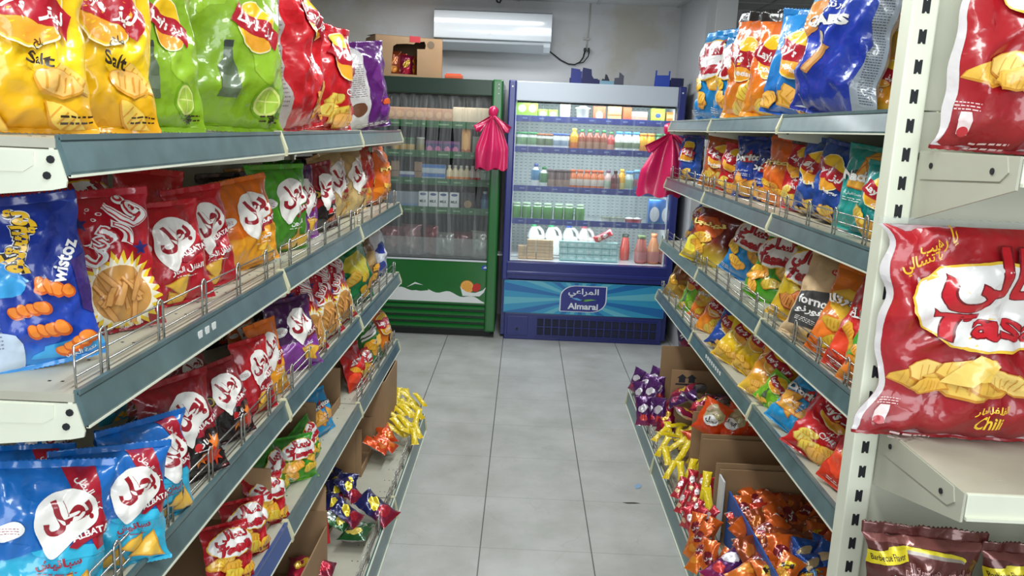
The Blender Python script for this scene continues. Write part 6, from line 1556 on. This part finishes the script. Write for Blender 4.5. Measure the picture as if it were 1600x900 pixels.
row(bottle(.05, .215, (206, 140, 96), (206, 120, 80), 'orange juice bottle with long neck, middle of the three in the blue cooler', None, (.05, .4, (196, 120, 110)), .4, .45), [1019], DZ, FY + .16)
row(bottle(.045, .205, (150, 60, 56), (30, 90, 60), 'dark red bottle with green lid, right of the three in the blue cooler', None, (.05, .35, (150, 90, 90)), .6, .45), [1038], DZ, FY + .15)
row(bottle(.035, .19, (196, 56, 40), (40, 60, 50), 'bright red bottle with dark lid behind the teal cartons', None, None, .6, .5), [975], DZ, FY + .26)

o = sachet('pink', .07, 'pink packet lying on the teal cartons in the blue cooler', None, 1); P = at_y(934, 386, FY + .13); o.matrix_world = Matrix.Translation((P.x, FY + .125, DZ + .165)) @ Matrix.Rotation(math.radians(62), 4, 'Y') @ Matrix.Scale(o.scale.x * .8, 4) @ Matrix.Translation((0, 0, -.02))
# ------------------------------------------------------------------ above the coolers
ac = empty('air_conditioner', (-.275, 6.22, 2.03)); tag(ac, 'white wall-mounted split air conditioner above the green cooler', 'air conditioner')
M_AC = mat('glossy_white_plastic', (216, 222, 226), .16, coat=.8); M_ACG = mat('grey_vent_plastic', (150, 156, 160), .4)
hw = .425
pr = [(0, .005), (-.15, .005), (-.20, .040), (-.222, .075), (-.228, .12), (-.228, .22), (-.218, .262), (-.19, .282), (0, .285)]
MB().prism(pr, 'x', -hw, hw, M_AC, False).build('housing', ac)
fr = MB(); pf = [(-.224, .070), (-.232, .085), (-.235, .14), (-.235, .215), (-.224, .266), (-.205, .279), (-.205, .262), (-.222, .215), (-.222, .14)]
fr.prism(pf, 'x', -hw - .004, hw + .004, M_AC, True); fr.build('front_panel', ac)
v = MB().box((-hw + .05, -.205, .036), (hw - .05, -.16, .066), M_BLACK); v.build('air_outlet', ac)
lv = MB().prism([(-.226, .050), (-.223, .054), (-.176, .000), (-.181, -.003)], 'x', -hw + .045, hw - .05, M_ACG)
for k in range(3): lv.box((-hw + .24 + k * .21, -.205, .028), (-hw + .252 + k * .21, -.185, .06), M_ACG)
lv.build('louver', ac)
bd = MB()
for k, z in enumerate((.115, .118)): bd.box((-.03 + k * .016, -.2364, z - .004), (-.018 + k * .016, -.2348, z + .010), M_WHITE)
bd.box((.30, -.2364, .13), (.306, -.2348, .136), mat('pale_blue_led', (200, 226, 236), .3)); bd.build('badge', ac)
def P3(px, py, Y=6.20): return tuple(at_y(px, py, Y))
cb = MB().tube([(.15, 6.15, 2.055), P3(866, 86, 6.18), P3(876, 94), P3(888, 100), P3(898, 101), P3(906, 97), P3(911, 90), P3(914, 80)], .0055, M_BLACK, 6).tube([P3(900, 100), P3(912, 97), P3(919, 88), P3(921, 79)], .004, M_BLACK, 6).build('power_cable'); tag(cb, 'black cable hanging in a loop from the air conditioner to the wall', 'cable')
MB().bbox(P3(912, 80, 6.17), tuple(Vector(P3(912, 80, 6.17)) + Vector((.022, .03, .025))), M_BLACK, .004).build('plug', cb)
MB().bbox(P3(918, 81, 6.17), tuple(Vector(P3(918, 81, 6.17)) + Vector((.016, .03, .03))), M_BLACK, .004).build('plug', cb)
cd = MB().tube([P3(923, 4, 6.214), P3(921, 30, 6.214), P3(918, 58, 6.214), P3(916, 74, 6.214)], .005, mat('painted_conduit', (186, 184, 176), .6), 6).build('wall_conduit'); tag(cd, 'thin painted conduit running down the wall to the plug', 'conduit')
MB().bbox(P3(911, 62, 6.21), tuple(Vector(P3(911, 62, 6.21)) + Vector((.05, -.008, .012))), mat('painted_conduit'), .002).build('clip', cd)
hk = MB().tube([P3(776, 0, 6.18), P3(777, 3, 6.17), P3(781, 4, 6.17), P3(783, 0, 6.18)], .006, M_BLACK, 6).build('ceiling_hook'); tag(hk, 'small dark hook hanging at the ceiling above the air conditioner', 'hook')
# cardboard box with torn opening, on the green cooler
cbx = empty('cardboard_box', (-.885, 5.74, 1.792), math.radians(22)); tag(cbx, 'brown cardboard box with torn opening on top of the green cooler', 'cardboard box')
w, d, h = .235, .17, .27
def outline_hole(m):
    hole = [(-.125, .02), (-.120, .11), (-.112, .20), (-.09, .215), (-.02, .222), (.03, .222), (.045, .235), (.105, .245), (.115, .22), (.11, .195), (.055, .192), (.055, .02)]
    outer = [(-w, 0), (w, 0), (w, h), (-w, h)]
    T = tessellate_polygon([[Vector((p[0], p[1], 0)) for p in outer], [Vector((p[0], p[1], 0)) for p in hole]]); P = outer + hole
    for y in (-d, -d + .004): m.add([(p[0], y, p[1]) for p in P], [tuple(t) for t in T], M_CARD)
MBf = MB(); outline_hole(MBf); MBf.build('front_panel', cbx)
MB().box((-w, d - .004, 0), (w, d, h), M_CARD_D).build('back_panel', cbx)
for s in (-1, 1): MB().box((s * w, -d, 0), (s * (w - .004), d, h), M_CARD).build('side_panel', cbx)
MB().box((-w, -d, 0), (w, d, .004), M_CARD_D).build('bottom', cbx)
MB().add([(-w, -d, h), (w, -d, h), (w, d, h + .02), (-w, d, h + .02)], [(0, 1, 2, 3)], M_CARD).box((-w, -d, h - .003), (w, d, h - .0005), M_CARD).build('top_flap', cbx)
st = MB().box((.0, -d - .0008, .235), (.075, -d, .275), mat('red_sticker', (176, 36, 44), .5)); st.lathe([(.028, 0), (.028, .001)], (0, 0, 0), M_INK, 14) if False else None
flat(st, [(.15 + .026 * math.cos(t * PI / 8), .225 + .026 * math.sin(t * PI / 8)) for t in range(16)], -d - .0009, mat('faded_ink', (110, 92, 72), .8)); st.build('printed_mark', cbx)
for k, (x, c) in enumerate((( -.09, (150, 70, 60)), (-.045, (110, 100, 60)), (.0, (120, 36, 44)), (.03, (140, 120, 70)))):
    o = sachet(('brown', 'lime', 'maroon', 'letter')[k], .11, 'dusky bag inside the torn cardboard box, ' + ('first', 'second', 'third', 'last')[k] + ' from its left edge', None, 0); o.matrix_world = cbx.matrix_basis @ Matrix.Translation((x, -.08 + .02 * (k % 2), .01)) @ Matrix.Scale(o.scale.x, 4)
o = MB().bbox((-.06, -.05, 0), (.06, .05, .028), pm((226, 96, 50)), .006).build('flat_pack'); tag(o, 'flat orange pack lying beside the torn cardboard box', 'pack'); o.location = (-.515, 5.62, 1.796)
MB().bbox((-.052, -.042, .028), (.052, .042, .034), pm((206, 70, 40)), .003).build('lid', o)
# blue cut-out display trays on the blue cooler
M_NT = mat('navy_board', (24, 36, 116), .5); M_NT2 = mat('deep_navy_board', (16, 22, 78), .55); M_BT = mat('bright_blue_board', (40, 70, 176), .5); M_PT = mat('pale_blue_board', (120, 160, 180), .5); M_GT = mat('grey_board', (76, 78, 92), .6)
def wx(px, py=118, Y=5.58): return at_y(px, py, Y).x
def tray(pxl, fn, label, parts):
    o = empty('display_tray', (wx(pxl), 5.58, 1.794)); tag(o, label, 'display tray', 'display trays on the blue cooler')
    for nm, prof, y0, y1, m in parts: MB().prism(prof, 'y', y0, y1, m).build(nm, o)
    return o
s = .00435      # metres per picture column there
tray(892, None, 'navy cut-out cardboard display tray, leftmost on top of the blue cooler', [
    ('front_panel', [(0, 0), (.075, 0), (.075, .085), (.063, .087), (.063, .098), (0, .106)], 0, .005, M_NT), ('side_panel', [(.077, 0), (.20, 0), (.20, .034), (.162, .036), (.145, .06), (.14, .102), (.082, .112), (.077, .085)], .004, .010, M_NT2),
    ('back_panel', [(0, 0), (.20, 0), (.20, .05), (0, .05)], .15, .155, M_NT2), ('bottom', [(0, 0), (.20, 0), (.20, .004), (0, .004)], .01, .15, M_NT2)])
tray(937, None, 'pale blue low display tray with dark torn flap on the blue cooler', [
    ('front_panel', [(0, 0), (.098, 0), (.102, .028), (.008, .030)], 0, .005, M_PT), ('flap', [(.012, .028), (.024, .045), (.036, .038), (.040, .075), (.052, .070), (.070, .034), (.07, .028)], .008, .013, mat('dark_grey_board', (40, 44, 56), .7)), ('bottom', [(.002, 0), (.1, 0), (.1, .004), (.002, .004)], .005, .12, M_PT)])
tray(960, None, 'grey cut-out display tray with pointed corner on the blue cooler', [
    ('front_panel', [(0, 0), (.058, 0), (.058, .072), (.046, .083), (.033, .09), (.033, .054), (.003, .050)], 0, .005, M_GT), ('side_panel', [(.058, 0), (.066, 0), (.066, .068), (.058, .072)], 0, .10, M_GT)])
tray(1023, None, 'bright blue display tray with two prongs on the blue cooler', [
    ('front_panel', [(0, 0), (.106, 0), (.106, .112), (.096, .110), (.096, .082), (.016, .080), (.016, .112), (.006, .112)], 0, .005, M_BT), ('bottom', [(0, 0), (.106, 0), (.106, .004), (0, .004)], .005, .12, M_NT)])
tray(1049, None, 'deep navy square display tray, rightmost on top of the blue cooler', [
    ('front_panel', [(0, 0), (.078, 0), (.078, .066), (0, .066)], 0, .005, M_NT2), ('side_panel', [(.078, 0), (.088, 0), (.088, .066), (.078, .066)], 0, .12, M_INK), ('back_panel', [(0, 0), (.078, 0), (.078, .06), (0, .06)], .115, .12, M_NT2)])

# ------------------------------------------------------------------ pink carrier bags
M_PINK = mat('pink_plastic_bag', (206, 30, 92), .32, coat=.35)
M_PINK.node_tree.nodes['Principled BSDF'].inputs['Subsurface Weight'].default_value = .0
def pink_bag(P, H, Wd, label, seed, lean=0.0, rz=0.0):
    r = random.Random(seed); root = empty('carrier_bag', P, rz); tag(root, label, 'carrier bag', None)
    n = 56; vs = []; fs = []; rows = 22
    for j in range(rows + 1):
        t = j / rows
        # gathered neck, then flaring skirt
        wr = Wd / 2 * (.14 + .86 * min(1, (max(0, t - .04) / .55)) ** .62) * (1 - .03 * math.sin(t * 6))
        dr = .018 + (.05 * min(1, t * 1.6))
        for i in range(n):
            th = 2 * PI * i / n; fold = (1 - .6 * t) * .26 * math.sin(th * 5 + .8 * math.sin(th * 2 + seed) + seed) + .12 * noise.noise((math.cos(th) * 2 + seed, math.sin(th) * 2, t * 2.2)) + .05 * math.sin(th * 5 + t * 4)
            vs.append(((wr * (1 + .25 * fold)) * math.cos(th) + lean * t, dr * (1 + fold * 1.7) * math.sin(th), -H * .16 - (H * .84) * t + (.010 * math.sin(th * 6 + seed) if j == rows else 0)))
    for j in range(rows):
        for i in range(n): fs.append((j * n + i, j * n + (i + 1) % n, (j + 1) * n + (i + 1) % n, (j + 1) * n + i))
    MB().add(vs, fs, M_PINK, True).build('bag_body', root)
    # knotted top
    k = MB(); kv = []; kf = []; m = 18; q = 12
    for j in range(q + 1):
        ph = PI * j / q
        for i in range(m):
            th = 2 * PI * i / m; rr = Wd * .15 * (1 + .22 * noise.noise((math.cos(th) * 2, math.sin(th) * 2 + seed, ph * 1.5))) * (1 + .1 * math.sin(th * 7))
            kv.append((rr * math.sin(ph) * math.cos(th), rr * .7 * math.sin(ph) * math.sin(th), -H * .09 + H * .095 * math.cos(ph)))
    for j in range(q):
        for i in range(m): kf.append((j * m + i, j * m + (i + 1) % m, (j + 1) * m + (i + 1) % m, (j + 1) * m + i))
    k.add(kv, kf, M_PINK, True); k.build('knot', root)
    # handle ends flaring out like a collar
    for s in (-1, 1):
        c = MB(); cv = []; cf = []; a, b = 10, 8
        for j in range(a + 1):
            t = j / a
            for i in range(b + 1):
                u = i / b - .5; w2 = Wd * (.10 + .30 * t)
                cv.append((s * Wd * (.05 + .44 * t) + u * w2 * .55, -.030 - .028 * t + .010 * math.sin(u * 9 + seed + t * 3) - abs(u) * .02, -H * (.17 + .22 * t) - u * s * H * -.10 * t - .01 * math.cos(u * 8)))
        for j in range(a):
            for i in range(b): g0 = j * (b + 1) + i; cf.append((g0, g0 + 1, g0 + b + 2, g0 + b + 1))
        c.add(cv, cf, M_PINK, True); o = c.build('handle_end', root); so = o.modifiers.new('thickness', 'SOLIDIFY'); so.thickness = .0012
    return root
tp = at_y(771, 166, 5.36); bt = at_y(771, 264, 5.36)
pink_bag((tp.x, 5.36, tp.z), tp.z - bt.z, .215, 'pink carrier bag hanging knotted on the right post of the green cooler', 3)
tp = at_y(1048, 192, 4.245); bt = at_y(1036, 305, 4.245)
pink_bag((tp.x, 4.245, tp.z), tp.z - bt.z, .235, 'pink carrier bag hanging at the far end of the top right shelf', 8, -.04)

# specks and scraps on the floor
o = MB().add([(0, 0, .0005), (.05, .004, .0012), (.075, .0, .0006), (.05, -.006, .0015), (.02, -.008, .0008)], [(0, 1, 2, 3, 4)], mat('dark_scrap', (60, 54, 50), .8)).build('floor_scrap'); tag(o, 'thin dark scrap lying on the floor tile joint', 'scrap'); o.location = at_z(972, 785, .0008)
o = MB().add([(0, 0, .0005), (.02, .012, .0012), (.03, .04, .0006), (.012, .05, .0015), (-.004, .026, .0008)], [(0, 1, 2, 3, 4)], mat('blue_scrap', (130, 160, 190), .7)).build('floor_scrap'); tag(o, 'pale blue scrap of film on the floor by the right rack', 'scrap'); o.location = at_z(994, 764, .0008)
bpy.context.view_layer.update()
